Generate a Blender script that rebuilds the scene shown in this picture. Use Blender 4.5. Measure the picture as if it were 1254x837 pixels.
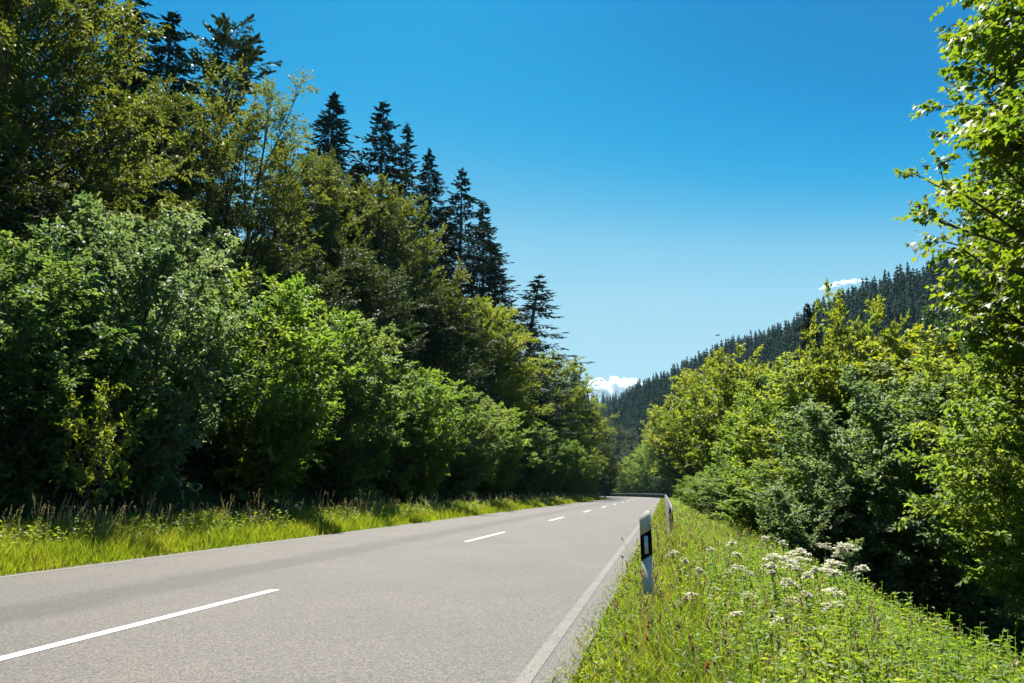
import bpy, math, random
import numpy as np
from math import radians, sin, cos, tan, pi

for o in list(bpy.data.objects):
    bpy.data.objects.remove(o)
scene = bpy.context.scene
COL = scene.collection

# ------------------------------------------------------------------ camera, sky, sun, exposure
EYE = 1.15
PITCH = math.atan(184 / 836.0)
cam_data = bpy.data.cameras.new("camera")
cam_data.sensor_width = 36.0
cam_data.lens = 24.0
cam_data.clip_start = 0.05
cam_data.clip_end = 12000.0
cam = bpy.data.objects.new("camera", cam_data)
cam.location = (0, 0, EYE)
cam.rotation_euler = (pi / 2 + PITCH, 0, 0)
COL.objects.link(cam)
scene.camera = cam

SUN_AZ = radians(-10.0)     # from +Y towards +X
SUN_EL = radians(64.0)
world = bpy.data.worlds.new("World")
scene.world = world
world.use_nodes = True
wn = world.node_tree
wn.nodes.clear()
sky = wn.nodes.new("ShaderNodeTexSky")
sky.sky_type = 'NISHITA'
sky.sun_disc = False
sky.sun_elevation = SUN_EL
sky.sun_rotation = SUN_AZ
sky.altitude = 500
sky.air_density = 1.0
sky.dust_density = 0.35
sky.ozone_density = 2.5
bg = wn.nodes.new("ShaderNodeBackground")
bg.inputs['Strength'].default_value = 0.05
wo = wn.nodes.new("ShaderNodeOutputWorld")
# photographic grade of the physical sky: deep cyan blue where it is dark, pale where it is bright
sp = wn.nodes.new("ShaderNodeSeparateColor"); wn.links.new(sky.outputs[0], sp.inputs[0])
mr = wn.nodes.new("ShaderNodeMapRange"); mr.inputs['From Min'].default_value = 2.3; mr.inputs['From Max'].default_value = 5.3
wn.links.new(sp.outputs[1], mr.inputs['Value'])
cr = wn.nodes.new("ShaderNodeValToRGB"); cr.color_ramp.interpolation = 'B_SPLINE'
stops = [(2.3, (0.0, 1.35, 3.7)), (2.63, (0.0, 1.6, 4.0)), (2.87, (0.0, 2.3, 4.9)), (3.12, (0.25, 2.8, 5.0)), (3.45, (1.5, 3.85, 5.4)), (4.0, (2.4, 4.5, 5.6)), (5.2, (2.9, 4.75, 5.6))]
while len(cr.color_ramp.elements) < len(stops): cr.color_ramp.elements.new(0.5)
for i, (gv, c) in enumerate(stops):
    cr.color_ramp.elements[i].position = (gv - 2.3) / 3.0; cr.color_ramp.elements[i].color = (c[0] / 10, c[1] / 10, c[2] / 10, 1)
wn.links.new(mr.outputs[0], cr.inputs[0])
m2 = wn.nodes.new("ShaderNodeVectorMath"); m2.operation = 'SCALE'; m2.inputs['Scale'].default_value = 10.0
wn.links.new(cr.outputs[0], m2.inputs[0]); wn.links.new(m2.outputs[0], bg.inputs['Color'])
wn.links.new(bg.outputs[0], wo.inputs[0])

sd = bpy.data.lights.new("sun", 'SUN')
sd.energy = 5.0
sd.angle = radians(0.5)
sd.color = (1.0, 0.95, 0.86)
sun = bpy.data.objects.new("sun", sd)
# light travels from the sun: azimuth SUN_AZ, elevation SUN_EL
sun.rotation_euler = (-(pi / 2 - SUN_EL), 0, -SUN_AZ)
COL.objects.link(sun)

scene.view_settings.view_transform = 'Standard'
scene.view_settings.look = 'None'
scene.view_settings.exposure = 1.6
scene.view_settings.gamma = 1.0
scene.render.engine = 'CYCLES'
scene.cycles.max_bounces = 6
scene.cycles.transmission_bounces = 4
scene.cycles.diffuse_bounces = 1
scene.cycles.glossy_bounces = 2
scene.cycles.volume_bounces = 3
scene.cycles.volume_step_rate = 4
scene.cycles.use_denoising = True

# ------------------------------------------------------------------ helpers
F = 836.0
def ray(px, py):
    a = (px - 627) / F; b = -(py - 418.5) / F
    return np.array([a, cos(PITCH) - b * sin(PITCH), sin(PITCH) + b * cos(PITCH)])
def at(px, py, Y):
    r = ray(px, py)
    return r * (Y / r[1]) + np.array([0, 0, EYE])

def mesh_np(name, V, Flist, attrs=None, mats=None, matidx=None, smooth=False):
    me = bpy.data.meshes.new(name)
    V = np.asarray(V, dtype=np.float32)
    me.vertices.add(len(V)); me.vertices.foreach_set("co", V.ravel())
    Flist = [np.asarray(f, dtype=np.int32) for f in Flist if len(f)]
    tot = sum(f.size for f in Flist); n = sum(len(f) for f in Flist)
    me.loops.add(tot); me.polygons.add(n)
    me.loops.foreach_set("vertex_index", np.concatenate([f.ravel() for f in Flist]))
    sizes = np.concatenate([np.full(len(f), f.shape[1], dtype=np.int32) for f in Flist])
    starts = np.concatenate([[0], np.cumsum(sizes)[:-1]]).astype(np.int32)
    me.polygons.foreach_set("loop_start", starts)
    me.polygons.foreach_set("loop_total", sizes)
    if attrs:
        for k, a in attrs.items():
            at_ = me.attributes.new(k, 'FLOAT', 'POINT')
            at_.data.foreach_set("value", np.asarray(a, dtype=np.float32))
    for m in (mats or []):
        me.materials.append(m)
    if matidx is not None:
        me.polygons.foreach_set("material_index", np.asarray(matidx, dtype=np.int32))
    if smooth:
        me.polygons.foreach_set("use_smooth", np.ones(n, dtype=bool))
    me.update(calc_edges=True)
    return me

def link(name, me, parent=None, mat=None, loc=None):
    o = bpy.data.objects.new(name, me)
    COL.objects.link(o)
    if parent is not None: o.parent = parent
    if mat is not None:
        if len(me.materials) == 0: me.materials.append(mat)
        else:
            o.material_slots[0].link = 'OBJECT'; o.material_slots[0].material = mat
    if loc is not None: o.location = loc
    return o
def tag(o, label=None, cat=None, group=None, kind=None):
    if label: o['label'] = label
    if cat: o['category'] = cat
    if group: o['group'] = group
    if kind: o['kind'] = kind
    return o
def empty(name, loc, rz=0.0, scale=None):
    o = bpy.data.objects.new(name, None)
    o.empty_display_size = 0.3
    COL.objects.link(o)
    o.location = loc; o.rotation_euler = (0, 0, rz)
    if scale is not None: o.scale = scale
    return o

def norm(v):
    return v / np.maximum(np.linalg.norm(v, axis=-1, keepdims=True), 1e-9)

class MB:
    def __init__(s): s.v = []; s.f = {}; s.n = 0
    def add(s, V, Fs):
        V = np.asarray(V, float).reshape(-1, 3)
        for f in Fs:
            s.f.setdefault(len(f), []).append([i + s.n for i in f])
        s.v.append(V); s.n += len(V)
    def box(s, c, d, rz=0.0):
        x, y, z = np.array(d) / 2
        P = np.array([(-x,-y,-z),(x,-y,-z),(x,y,-z),(-x,y,-z),(-x,-y,z),(x,-y,z),(x,y,z),(-x,y,z)])
        R = np.array([[cos(rz), -sin(rz), 0],[sin(rz), cos(rz), 0],[0,0,1]])
        s.add(P @ R.T + np.array(c), [(0,3,2,1),(4,5,6,7),(0,1,5,4),(1,2,6,5),(2,3,7,6),(3,0,4,7)])
    def tube(s, pts, rad, k=6):
        pts = np.asarray(pts, float); n = len(pts)
        rad = np.broadcast_to(rad, (n,))
        T = norm(np.gradient(pts, axis=0))
        ref = np.array([0.31, 0.2, 0.93]) if abs(T[0] @ np.array([0.31,0.2,0.93])) < .9 else np.array([1.,0,0])
        U = norm(np.cross(T, ref)); W = np.cross(T, U)
        a = np.arange(k) * 2 * pi / k
        V = pts[:, None] + rad[:, None, None] * (np.cos(a)[None, :, None] * U[:, None] + np.sin(a)[None, :, None] * W[:, None])
        fs = [(i*k+j, i*k+(j+1)%k, (i+1)*k+(j+1)%k, (i+1)*k+j) for i in range(n-1) for j in range(k)]
        fs.append(tuple(range(k))[::-1]); fs.append(tuple((n-1)*k + j for j in range(k)))
        s.add(V.reshape(-1, 3), fs)
    def prism(s, poly, z0, z1):
        n = len(poly)
        z0 = z0 if callable(z0) else (lambda x, y, c=z0: c)
        z1 = z1 if callable(z1) else (lambda x, y, c=z1: c)
        V = [(x, y, z0(x, y)) for x, y in poly] + [(x, y, z1(x, y)) for x, y in poly]
        s.add(V, [tuple(range(n))[::-1], tuple(range(n, 2*n))] + [(i, (i+1)%n, n+(i+1)%n, n+i) for i in range(n)])
    def mesh(s, name, mat=None, smooth=False):
        return mesh_np(name, np.concatenate(s.v), [np.array(f) for f in s.f.values()], mats=[mat] if mat else None, smooth=smooth)

# ------------------------------------------------------------------ materials
def new_mat(name):
    m = bpy.data.materials.new(name); m.use_nodes = True
    nt = m.node_tree; nt.nodes.clear()
    out = nt.nodes.new("ShaderNodeOutputMaterial")
    return m, nt, out
def N(nt, t, **kw):
    n = nt.nodes.new(t)
    for k, v in kw.items():
        if k in n.inputs: n.inputs[k].default_value = v
        else: setattr(n, k, v)
    return n
def ramp(nt, stops, src):
    r = nt.nodes.new("ShaderNodeValToRGB")
    e = r.color_ramp.elements
    while len(e) < len(stops): e.new(0.5)
    for i, (p, c) in enumerate(stops):
        e[i].position = p; e[i].color = (*c, 1) if len(c) == 3 else c
    nt.links.new(src, r.inputs[0])
    return r

def leaf_mat(name, c0, c1, c2, trans=0.45, tcol=1.8, rough=0.38, spec=0.5, tyel=(1.0, 1.0, 0.45), nscale=0.7):
    """c0 darker, c1 middle, c2 lighter leaf colours picked leaf by leaf"""
    m, nt, out = new_mat(name)
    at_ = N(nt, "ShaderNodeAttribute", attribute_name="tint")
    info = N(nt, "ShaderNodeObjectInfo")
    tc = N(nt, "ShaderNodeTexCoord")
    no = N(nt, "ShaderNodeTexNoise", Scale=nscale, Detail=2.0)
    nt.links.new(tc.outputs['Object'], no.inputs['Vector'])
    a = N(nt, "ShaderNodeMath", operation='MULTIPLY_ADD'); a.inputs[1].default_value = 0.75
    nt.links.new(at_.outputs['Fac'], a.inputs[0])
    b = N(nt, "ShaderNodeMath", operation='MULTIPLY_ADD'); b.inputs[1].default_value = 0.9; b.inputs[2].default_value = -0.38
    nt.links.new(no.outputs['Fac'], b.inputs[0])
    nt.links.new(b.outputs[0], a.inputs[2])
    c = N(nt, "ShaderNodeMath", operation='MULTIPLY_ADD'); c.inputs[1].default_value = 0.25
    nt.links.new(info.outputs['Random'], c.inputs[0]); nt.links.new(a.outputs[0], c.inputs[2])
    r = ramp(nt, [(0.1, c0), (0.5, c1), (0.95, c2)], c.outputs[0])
    p = N(nt, "ShaderNodeBsdfPrincipled", Roughness=rough)
    p.inputs['Specular IOR Level'].default_value = spec
    nt.links.new(r.outputs[0], p.inputs['Base Color'])
    t = N(nt, "ShaderNodeBsdfTranslucent")
    mx = N(nt, "ShaderNodeMix", data_type='RGBA', blend_type='MULTIPLY')
    mx.inputs[0].default_value = 1.0
    nt.links.new(r.outputs[0], mx.inputs[6])
    mx.inputs[7].default_value = (tcol * tyel[0], tcol * tyel[1], tcol * tyel[2], 1)
    nt.links.new(mx.outputs[2], t.inputs['Color'])
    ms = N(nt, "ShaderNodeMixShader"); ms.inputs[0].default_value = trans
    nt.links.new(p.outputs[0], ms.inputs[1]); nt.links.new(t.outputs[0], ms.inputs[2])
    nt.links.new(ms.outputs[0], out.inputs[0])
    return m
def simple_mat(name, col, rough=0.7, metal=0.0, var=0.25, scale=8.0, bump=0.0, spec=0.5):
    m, nt, out = new_mat(name)
    tc = N(nt, "ShaderNodeTexCoord")
    no = N(nt, "ShaderNodeTexNoise", Scale=scale, Detail=5.0)
    nt.links.new(tc.outputs['Object'], no.inputs['Vector'])
    lo = tuple(x * (1 - var) for x in col); hi = tuple(min(1, x * (1 + var)) for x in col)
    r = ramp(nt, [(0.3, lo), (0.7, hi)], no.outputs['Fac'])
    p = N(nt, "ShaderNodeBsdfPrincipled", Roughness=rough, Metallic=metal)
    p.inputs['Specular IOR Level'].default_value = spec
    nt.links.new(r.outputs[0], p.inputs['Base Color'])
    if bump:
        b = N(nt, "ShaderNodeBump", Strength=bump, Distance=0.02)
        nt.links.new(no.outputs['Fac'], b.inputs['Height']); nt.links.new(b.outputs[0], p.inputs['Normal'])
    nt.links.new(p.outputs[0], out.inputs[0])
    return m

M = {}
M['leaf_hazel'] = leaf_mat("hazel_leaves", (0.020, 0.048, 0.014), (0.052, 0.102, 0.022), (0.116, 0.160, 0.040), trans=0.42, tcol=2.5, tyel=(1.12, 1.0, 0.6), rough=0.62, spec=0.4)
M['leaf_beech'] = leaf_mat("beech_leaves", (0.020, 0.036, 0.010), (0.050, 0.070, 0.015), (0.105, 0.118, 0.024), trans=0.38, tcol=2.2, rough=0.6, spec=0.3, tyel=(1.0, 1.0, 0.4), nscale=0.4)
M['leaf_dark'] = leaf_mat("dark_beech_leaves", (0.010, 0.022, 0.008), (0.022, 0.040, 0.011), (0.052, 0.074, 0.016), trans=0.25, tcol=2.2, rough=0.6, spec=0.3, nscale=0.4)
M['leaf_yellow'] = leaf_mat("yellow_green_leaves", (0.034, 0.064, 0.010), (0.078, 0.112, 0.013), (0.160, 0.158, 0.015), trans=0.5, tcol=2.7, rough=0.55, spec=0.4, nscale=0.5)
M['leaf_silver'] = leaf_mat("glossy_leaves", (0.022, 0.055, 0.020), (0.055, 0.105, 0.034), (0.130, 0.175, 0.070), trans=0.36, tcol=2.5, tyel=(1.1, 1.0, 0.7), rough=0.6, spec=0.5)
M['leaf_fresh'] = leaf_mat("fresh_green_leaves", (0.034, 0.075, 0.014), (0.080, 0.140, 0.022), (0.145, 0.175, 0.028), trans=0.45, tcol=2.5, tyel=(1.02, 1.0, 0.48), rough=0.6, spec=0.35)
M['leaf_maple'] = leaf_mat("maple_leaves", (0.030, 0.062, 0.008), (0.070, 0.115, 0.010), (0.150, 0.175, 0.012), trans=0.5, tcol=2.2, rough=0.5, spec=0.5)
M['leaf_ash'] = leaf_mat("ash_leaves", (0.016, 0.042, 0.020), (0.032, 0.068, 0.026), (0.060, 0.100, 0.030), trans=0.35, tcol=1.8, rough=0.4)
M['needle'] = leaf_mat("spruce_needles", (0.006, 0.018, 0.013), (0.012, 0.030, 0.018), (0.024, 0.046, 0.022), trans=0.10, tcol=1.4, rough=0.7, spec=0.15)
M['needle_far'] = leaf_mat("hillside_spruce_needles", (0.006, 0.020, 0.009), (0.011, 0.032, 0.013), (0.022, 0.046, 0.016), trans=0.06, tcol=1.2, rough=0.9, spec=0.05)
M['needle_pine'] = leaf_mat("pine_needles", (0.018, 0.036, 0.018), (0.034, 0.056, 0.022), (0.060, 0.080, 0.026), trans=0.15, tcol=1.4, rough=0.5, spec=0.3)
M['bark'] = simple_mat("bark", (0.055, 0.045, 0.036), 0.9, var=0.45, scale=5, bump=0.6)
M['bark_pine'] = simple_mat("pine_bark", (0.10, 0.062, 0.040), 0.9, var=0.45, scale=5, bump=0.6)
M['grass'] = leaf_mat("grass_blades", (0.050, 0.095, 0.008), (0.110, 0.150, 0.010), (0.200, 0.190, 0.035), trans=0.5, tcol=2.7, rough=0.55, spec=0.35, nscale=0.6, tyel=(1.0, 0.95, 0.4))
M['herb'] = leaf_mat("herb_leaves", (0.036, 0.085, 0.012), (0.090, 0.140, 0.014), (0.170, 0.175, 0.028), trans=0.48, tcol=2.6, rough=0.55, spec=0.4, tyel=(1.0, 0.97, 0.42), nscale=1.2)
M['straw'] = leaf_mat("seed_heads", (0.16, 0.135, 0.05), (0.27, 0.23, 0.09), (0.40, 0.35, 0.17), trans=0.3, tcol=1.3, tyel=(1, .9, .7), rough=0.6, spec=0.2)
M['rust'] = leaf_mat("dock_seeds", (0.16, 0.085, 0.035), (0.26, 0.15, 0.06), (0.36, 0.25, 0.12), trans=0.3, tcol=1.3, tyel=(1, .8, .6), rough=0.6, spec=0.2)
M['umbel'] = leaf_mat("umbel_florets", (0.38, 0.36, 0.24), (0.58, 0.56, 0.43), (0.74, 0.72, 0.58), trans=0.35, tcol=1.0, tyel=(1, 1, .9), rough=0.8, spec=0.1)
M['stem'] = simple_mat("green_stems", (0.07, 0.11, 0.03), 0.5, var=0.3, scale=6)
M['soil'] = None

# ground: soil, moss and dead leaves
m, nt, out = new_mat("forest_ground")
tc = N(nt, "ShaderNodeTexCoord")
n1 = N(nt, "ShaderNodeTexNoise", Scale=0.35, Detail=6.0); n2 = N(nt, "ShaderNodeTexNoise", Scale=9.0, Detail=6.0)
nt.links.new(tc.outputs['Object'], n1.inputs[0]); nt.links.new(tc.outputs['Object'], n2.inputs[0])
ad = N(nt, "ShaderNodeMath", operation='ADD'); nt.links.new(n1.outputs[0], ad.inputs[0]); nt.links.new(n2.outputs[0], ad.inputs[1])
r = ramp(nt, [(0.35, (0.028, 0.022, 0.013)), (0.5, (0.030, 0.042, 0.012)), (0.65, (0.050, 0.064, 0.017))], N(nt, "ShaderNodeMath", operation='MULTIPLY').outputs[0])
mul = r.inputs[0].links[0].from_node; mul.inputs[1].default_value = 0.5; nt.links.new(ad.outputs[0], mul.inputs[0])
p = N(nt, "ShaderNodeBsdfPrincipled", Roughness=0.95); p.inputs['Specular IOR Level'].default_value = 0.1
b = N(nt, "ShaderNodeBump", Strength=0.8, Distance=0.06); nt.links.new(n2.outputs[0], b.inputs['Height'])
nt.links.new(b.outputs[0], p.inputs['Normal']); nt.links.new(r.outputs[0], p.inputs[0]); nt.links.new(p.outputs[0], out.inputs[0])
M['soil'] = m

def asphalt_mat(name, base, dark_strip=False, paint=None, wear=0.5):
    """asphalt with visible aggregate; optional thin worn paint on top"""
    m, nt, out = new_mat(name)
    L = nt.links.new
    tc = N(nt, "ShaderNodeTexCoord")
    vo = N(nt, "ShaderNodeTexVoronoi", Scale=80.0)
    fine = N(nt, "ShaderNodeTexNoise", Scale=160.0, Detail=3.0)
    mid = N(nt, "ShaderNodeTexNoise", Scale=60.0, Detail=4.0)
    big = N(nt, "ShaderNodeTexNoise", Scale=0.5, Detail=5.0)
    for n in (vo, fine, mid, big): L(tc.outputs['Object'], n.inputs['Vector'])
    sep = N(nt, "ShaderNodeSeparateColor"); L(vo.outputs['Color'], sep.inputs[0])
    s1 = N(nt, "ShaderNodeMath", operation='MULTIPLY_ADD'); s1.inputs[1].default_value = 0.55; L(sep.outputs[0], s1.inputs[0])
    s2 = N(nt, "ShaderNodeMath", operation='MULTIPLY_ADD'); s2.inputs[1].default_value = 0.50; L(mid.outputs[0], s2.inputs[0])
    s2.inputs[2].default_value = 0.0
    L(s2.outputs[0], s1.inputs[2])
    d = tuple(x * 0.30 for x in base); mm = base; h = (base[0] * 2.3, base[1] * 2.2, base[2] * 2.05)
    r = ramp(nt, [(0.16, d), (0.50, mm), (0.88, h)], s1.outputs[0])
    mb = N(nt, "ShaderNodeMix", data_type='RGBA', blend_type='MULTIPLY'); mb.inputs[0].default_value = 1
    rb = ramp(nt, [(0.3, (0.84, 0.84, 0.86)), (0.7, (1.10, 1.08, 1.05))], big.outputs[0])
    L(r.outputs[0], mb.inputs[6]); L(rb.outputs[0], mb.inputs[7])
    col = mb.outputs[2]
    if dark_strip:   # worn bituminous seam and the wheel tracks, along the road (object x = across, y = along)
        at_ = N(nt, "ShaderNodeAttribute", attribute_name="across")
        al = N(nt, "ShaderNodeAttribute", attribute_name="along")
        cmb = N(nt, "ShaderNodeCombineXYZ"); 
        mu = N(nt, "ShaderNodeMath", operation='MULTIPLY'); mu.inputs[1].default_value = 0.35; L(al.outputs['Fac'], mu.inputs[0])
        L(mu.outputs[0], cmb.inputs[0]); 
        wv = N(nt, "ShaderNodeTexNoise", Scale=1.0, Detail=4.0); L(cmb.outputs[0], wv.inputs['Vector'])
        cmb2 = N(nt, "ShaderNodeCombineXYZ"); mu3 = N(nt, "ShaderNodeMath", operation='MULTIPLY'); mu3.inputs[1].default_value = 2.5
        L(at_.outputs['Fac'], mu3.inputs[0]); L(mu3.outputs[0], cmb2.inputs[1]); L(al.outputs['Fac'], cmb2.inputs[0])
        wv2 = N(nt, "ShaderNodeTexNoise", Scale=1.6, Detail=6.0); L(cmb2.outputs[0], wv2.inputs['Vector'])
        off = N(nt, "ShaderNodeMath", operation='MULTIPLY_ADD'); off.inputs[1].default_value = 0.55; off.inputs[2].default_value = 1.33
        L(wv.outputs[0], off.inputs[0])
        sm = N(nt, "ShaderNodeMath", operation='ADD'); L(at_.outputs['Fac'], sm.inputs[0]); L(off.outputs[0], sm.inputs[1])
        ab = N(nt, "ShaderNodeMath", operation='ABSOLUTE'); L(sm.outputs[0], ab.inputs[0])
        ab2 = N(nt, "ShaderNodeMath", operation='MULTIPLY_ADD'); ab2.inputs[1].default_value = -0.6; 
        L(wv2.outputs[0], ab2.inputs[0]); L(ab.outputs[0], ab2.inputs[2])
        rr = ramp(nt, [(0.0, (0.56, 0.56, 0.60)), (0.10, (0.72, 0.72, 0.74)), (0.30, (1, 1, 1))], ab2.outputs[0])
        m2 = N(nt, "ShaderNodeMix", data_type='RGBA', blend_type='MULTIPLY'); m2.inputs[0].default_value = 0.85
        L(col, m2.inputs[6]); L(rr.outputs[0], m2.inputs[7]); col = m2.outputs[2]
    if paint:
        mx = N(nt, "ShaderNodeMix", data_type='RGBA')
        w2 = N(nt, "ShaderNodeTexNoise", Scale=3.0, Detail=6.0); L(tc.outputs['Object'], w2.inputs['Vector'])
        q = N(nt, "ShaderNodeMath", operation='MULTIPLY_ADD'); q.inputs[1].default_value = 0.9; L(w2.outputs[0], q.inputs[0]); L(s1.outputs[0], q.inputs[2])
        rr = ramp(nt, [(0.62 + wear * 0.35, (1, 1, 1)), (0.72 + wear * 0.4, (0, 0, 0))], q.outputs[0])
        rr.color_ramp.elements[0].color = (0.25 if wear > .4 else .05,) * 3 + (1,)
        rr.color_ramp.elements[1].color = (1, 1, 1, 1)
        if wear < .4:
            rr.color_ramp.elements[0].color = (0.8, 0.8, 0.8, 1)
        L(rr.outputs[0], mx.inputs[0]); L(col, mx.inputs[6]); mx.inputs[7].default_value = (*paint, 1)
        col = mx.outputs[2]
    p = N(nt, "ShaderNodeBsdfPrincipled", Roughness=0.7); p.inputs['Specular IOR Level'].default_value = 0.4
    L(col, p.inputs[0])
    bp = N(nt, "ShaderNodeBump", Strength=0.7, Distance=0.006); L(s1.outputs[0], bp.inputs['Height'])
    L(bp.outputs[0], p.inputs['Normal']); L(p.outputs[0], out.inputs[0])
    return m
M['asphalt'] = asphalt_mat("asphalt", (0.057, 0.0515, 0.0465), dark_strip=True)
M['shoulder'] = asphalt_mat("shoulder_asphalt", (0.060, 0.056, 0.051))
M['paint'] = asphalt_mat("white_road_paint", (0.2, 0.19, 0.18), paint=(0.60, 0.59, 0.56), wear=0.1)
M['paint_worn'] = asphalt_mat("worn_edge_paint", (0.068, 0.063, 0.057), paint=(0.118, 0.107, 0.092), wear=0.5)

# ------------------------------------------------------------------ road centreline (heads 12.3 deg right of +Y, then bends left)
HEAD = math.atan(0.218)
A0 = np.array([-4.73, 0.0]); D0 = np.array([sin(HEAD), cos(HEAD)])
T_STR = 128.0; RAD = 105.0
def centre(t):
    """t metres along; returns point, direction"""
    if t <= T_STR:
        return A0 + D0 * t, D0
    a = min((t - T_STR) / RAD, radians(66))
    Pn = A0 + D0 * T_STR
    Ln = np.array([-D0[1], D0[0]])
    C = Pn + Ln * RAD
    th = HEAD - a
    d = np.array([sin(th), cos(th)])
    r = np.array([d[1], -d[0]])
    P = C + r * RAD
    if (t - T_STR) / RAD > radians(66):
        P = P + d * (t - T_STR - RAD * radians(66))
    return P, d
def road_pt(t, s):
    P, d = centre(t)
    return P + np.array([d[1], -d[0]]) * s
CT = np.concatenate([np.arange(-40, 128, 4.0), np.arange(128, 420, 3.0)])
CP = np.array([centre(t)[0] for t in CT]); CD = np.array([centre(t)[1] for t in CT])
def sdist(x, y):
    """signed lateral offset (right positive) and station of points"""
    x = np.atleast_1d(np.asarray(x, float)); y = np.atleast_1d(np.asarray(y, float))
    S = np.empty(len(x)); T = np.empty(len(x))
    for i in range(0, len(x), 20000):
        dx = x[i:i+20000, None] - CP[None, :, 0]; dy = y[i:i+20000, None] - CP[None, :, 1]
        k = np.argmin(dx*dx + dy*dy, axis=1); ar = np.arange(len(k))
        ex = dx[ar, k]; ey = dy[ar, k]; d = CD[k]
        S[i:i+20000] = ex * d[:, 1] - ey * d[:, 0]
        T[i:i+20000] = CT[k] + ex * d[:, 0] + ey * d[:, 1]
        far = (ex*ex + ey*ey) > (S[i:i+20000]**2 + 36)
        S[i:i+20000] = np.where(far, np.sign(S[i:i+20000] + 1e-9) * np.sqrt(ex*ex + ey*ey), S[i:i+20000])
    return S, T
def sstep(a, b, x):
    u = np.clip((x - a) / (b - a), 0, 1); return u * u * (3 - 2 * u)
def ground_z(x, y):
    x = np.atleast_1d(np.asarray(x, float)); y = np.atleast_1d(np.asarray(y, float))
    s, t = sdist(x, y)
    z = np.full(len(x), -0.03)
    l = -s
    left = np.where(l > 4.6, 0.02 * (l - 4.6), 0)
    left = left + np.where(l > 7.5, 0.68 * (l - 7.5) - 0.3 * sstep(7.5, 9.5, l), 0) * (l < 60) + np.where(l >= 60, 0.68 * 52.5 - .3 + 0.30 * (np.minimum(l, 200) - 60), 0)
    fade = 1 - sstep(80, 150, y)
    left = np.where(l > 7.5, left * (0.08 + 0.92 * fade), left)
    # a gentle undulation of the forest slope
    left = left + np.where(l > 9, 0.4 * np.sin(x * 0.31 + 1) * np.sin(y * 0.23), 0) * sstep(9, 14, l)
    r = s
    right = -0.13 * np.clip(r - 4.4, 0, 2.1) - 0.42 * np.clip(r - 6.2, 0, 0.9) - 1.35 * np.clip(r - 7.1, 0, 1.7) + 0.30 * np.clip(r - 12.5, 0, 4)
    g = np.where(s < 0, left, right)
    near = sstep(12, 26, y)      # further on, the verge runs on almost level into the trees
    right2 = -0.10 * np.clip(r - 4.2, 0, 4) - 0.25 * np.clip(r - 8.2, 0, 6)
    g = np.where(s >= 0, right * (1 - near) + right2 * near, g)
    g = g + 1.5 * np.exp(-((x - 7.9) / 1.1)**2 - ((y - 12) / 0.6)**2)      # little bank in the gully
    z = z + np.where(np.abs(s) > 4.0, g, 0)
    return z
def gz(x, y): return float(ground_z([x], [y])[0])

def graded(lo, hi, a, b, step, ratio=1.18):
    c = list(np.arange(a, b, step)); v = b; st = step
    while v < hi: c.append(v); st *= ratio; v += st
    c.append(hi); v = a; st = step; pre = []
    while v > lo:
        st *= ratio; v -= st; pre.append(max(v, lo))
    return np.array(sorted(set(pre)) + c)
gx = graded(-2600, 2600, -24, 22, 0.45); gy = graded(-400, 4500, -6, 50, 0.55, 1.09)
X, Y = np.meshgrid(gx, gy)
Z = ground_z(X.ravel(), Y.ravel())
nx, ny = len(gx), len(gy)
I = np.arange(nx * ny).reshape(ny, nx)
Fq = np.stack([I[:-1, :-1], I[:-1, 1:], I[1:, 1:], I[1:, :-1]], -1).reshape(-1, 4)
g = link("ground", mesh_np("ground", np.stack([X.ravel(), Y.ravel(), Z], 1), [Fq], mats=[M['soil']], smooth=True))
tag(g, "dark soil and leaf litter ground under the roadside plants and trees", kind="structure")

def strip(name, s0, s1, t0, t1, z, mat, step=2.0, ns=2, wob=0.0, seed=0, thick=0.0):
    rng = np.random.RandomState(seed)
    ts = np.arange(t0, t1 + 1e-6, step); V = []; ac = []; al = []
    w = np.interp(ts, np.arange(t0 - 2, t1 + 3, 0.35), np.cumsum(rng.randn(len(np.arange(t0 - 2, t1 + 3, 0.35)))) * 0) if wob else 0 * ts
    wl = rng.uniform(-wob, wob, len(ts)); wr = rng.uniform(-wob, wob, len(ts))
    for i, t in enumerate(ts):
        a, b2 = s0 + wl[i], s1 + wr[i]
        for k in range(ns):
            s = a + (b2 - a) * k / (ns - 1); q = road_pt(t, s)
            V.append((q[0], q[1], z)); ac.append(s); al.append(t)
    n = len(ts); I = np.arange(n * ns).reshape(n, ns)
    Fq = np.stack([I[:-1, :-1], I[:-1, 1:], I[1:, 1:], I[1:, :-1]], -1).reshape(-1, 4)
    me = mesh_np(name, V, [Fq], attrs={'across': ac, 'along': al}, mats=[mat])
    return link(name, me)
road = strip("road", -4.5, 3.86, -30, 330, 0.0, M['asphalt'], 1.0, ns=9)
tag(road, "two lane grey asphalt country road bending left in the distance", kind="structure")
sh = strip("road_shoulder", 3.80, 4.02, -30, 330, 0.003, M['shoulder'], 0.25, 2, wob=0.02, seed=3)
tag(sh, "darker asphalt edge strip between the right line and the grass", kind="structure")
sh = strip("road_shoulder", -4.75, -4.4, -30, 330, -0.006, M['shoulder'], 0.3, 2, wob=0.05, seed=4)
tag(sh, "narrow asphalt edge along the left grass strip", kind="structure")
for nm, s0, s1, mt, lab in (("edge_line", 3.66, 3.765, 'paint_worn', "worn cream edge line along the right side of the road"),
                   ("edge_line", -4.40, -4.26, 'paint_worn', "thin white edge line along the left grass strip")):
    e = strip(nm, s0, s1, -30, 330, 0.004, M[mt], 1.0)
    e.parent = road; e['label'] = lab; e['kind'] = 'structure'
t_end = 8.9 / cos(HEAD)
k = -1
for k in range(-1, 15):
    te = 8.85 + 12.25 * k
    d = strip("centre_dash", -0.055, 0.065, te - 4.0, te, 0.0045, M['paint'], 0.5)
    d.parent = road; d['kind'] = 'structure'

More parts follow.
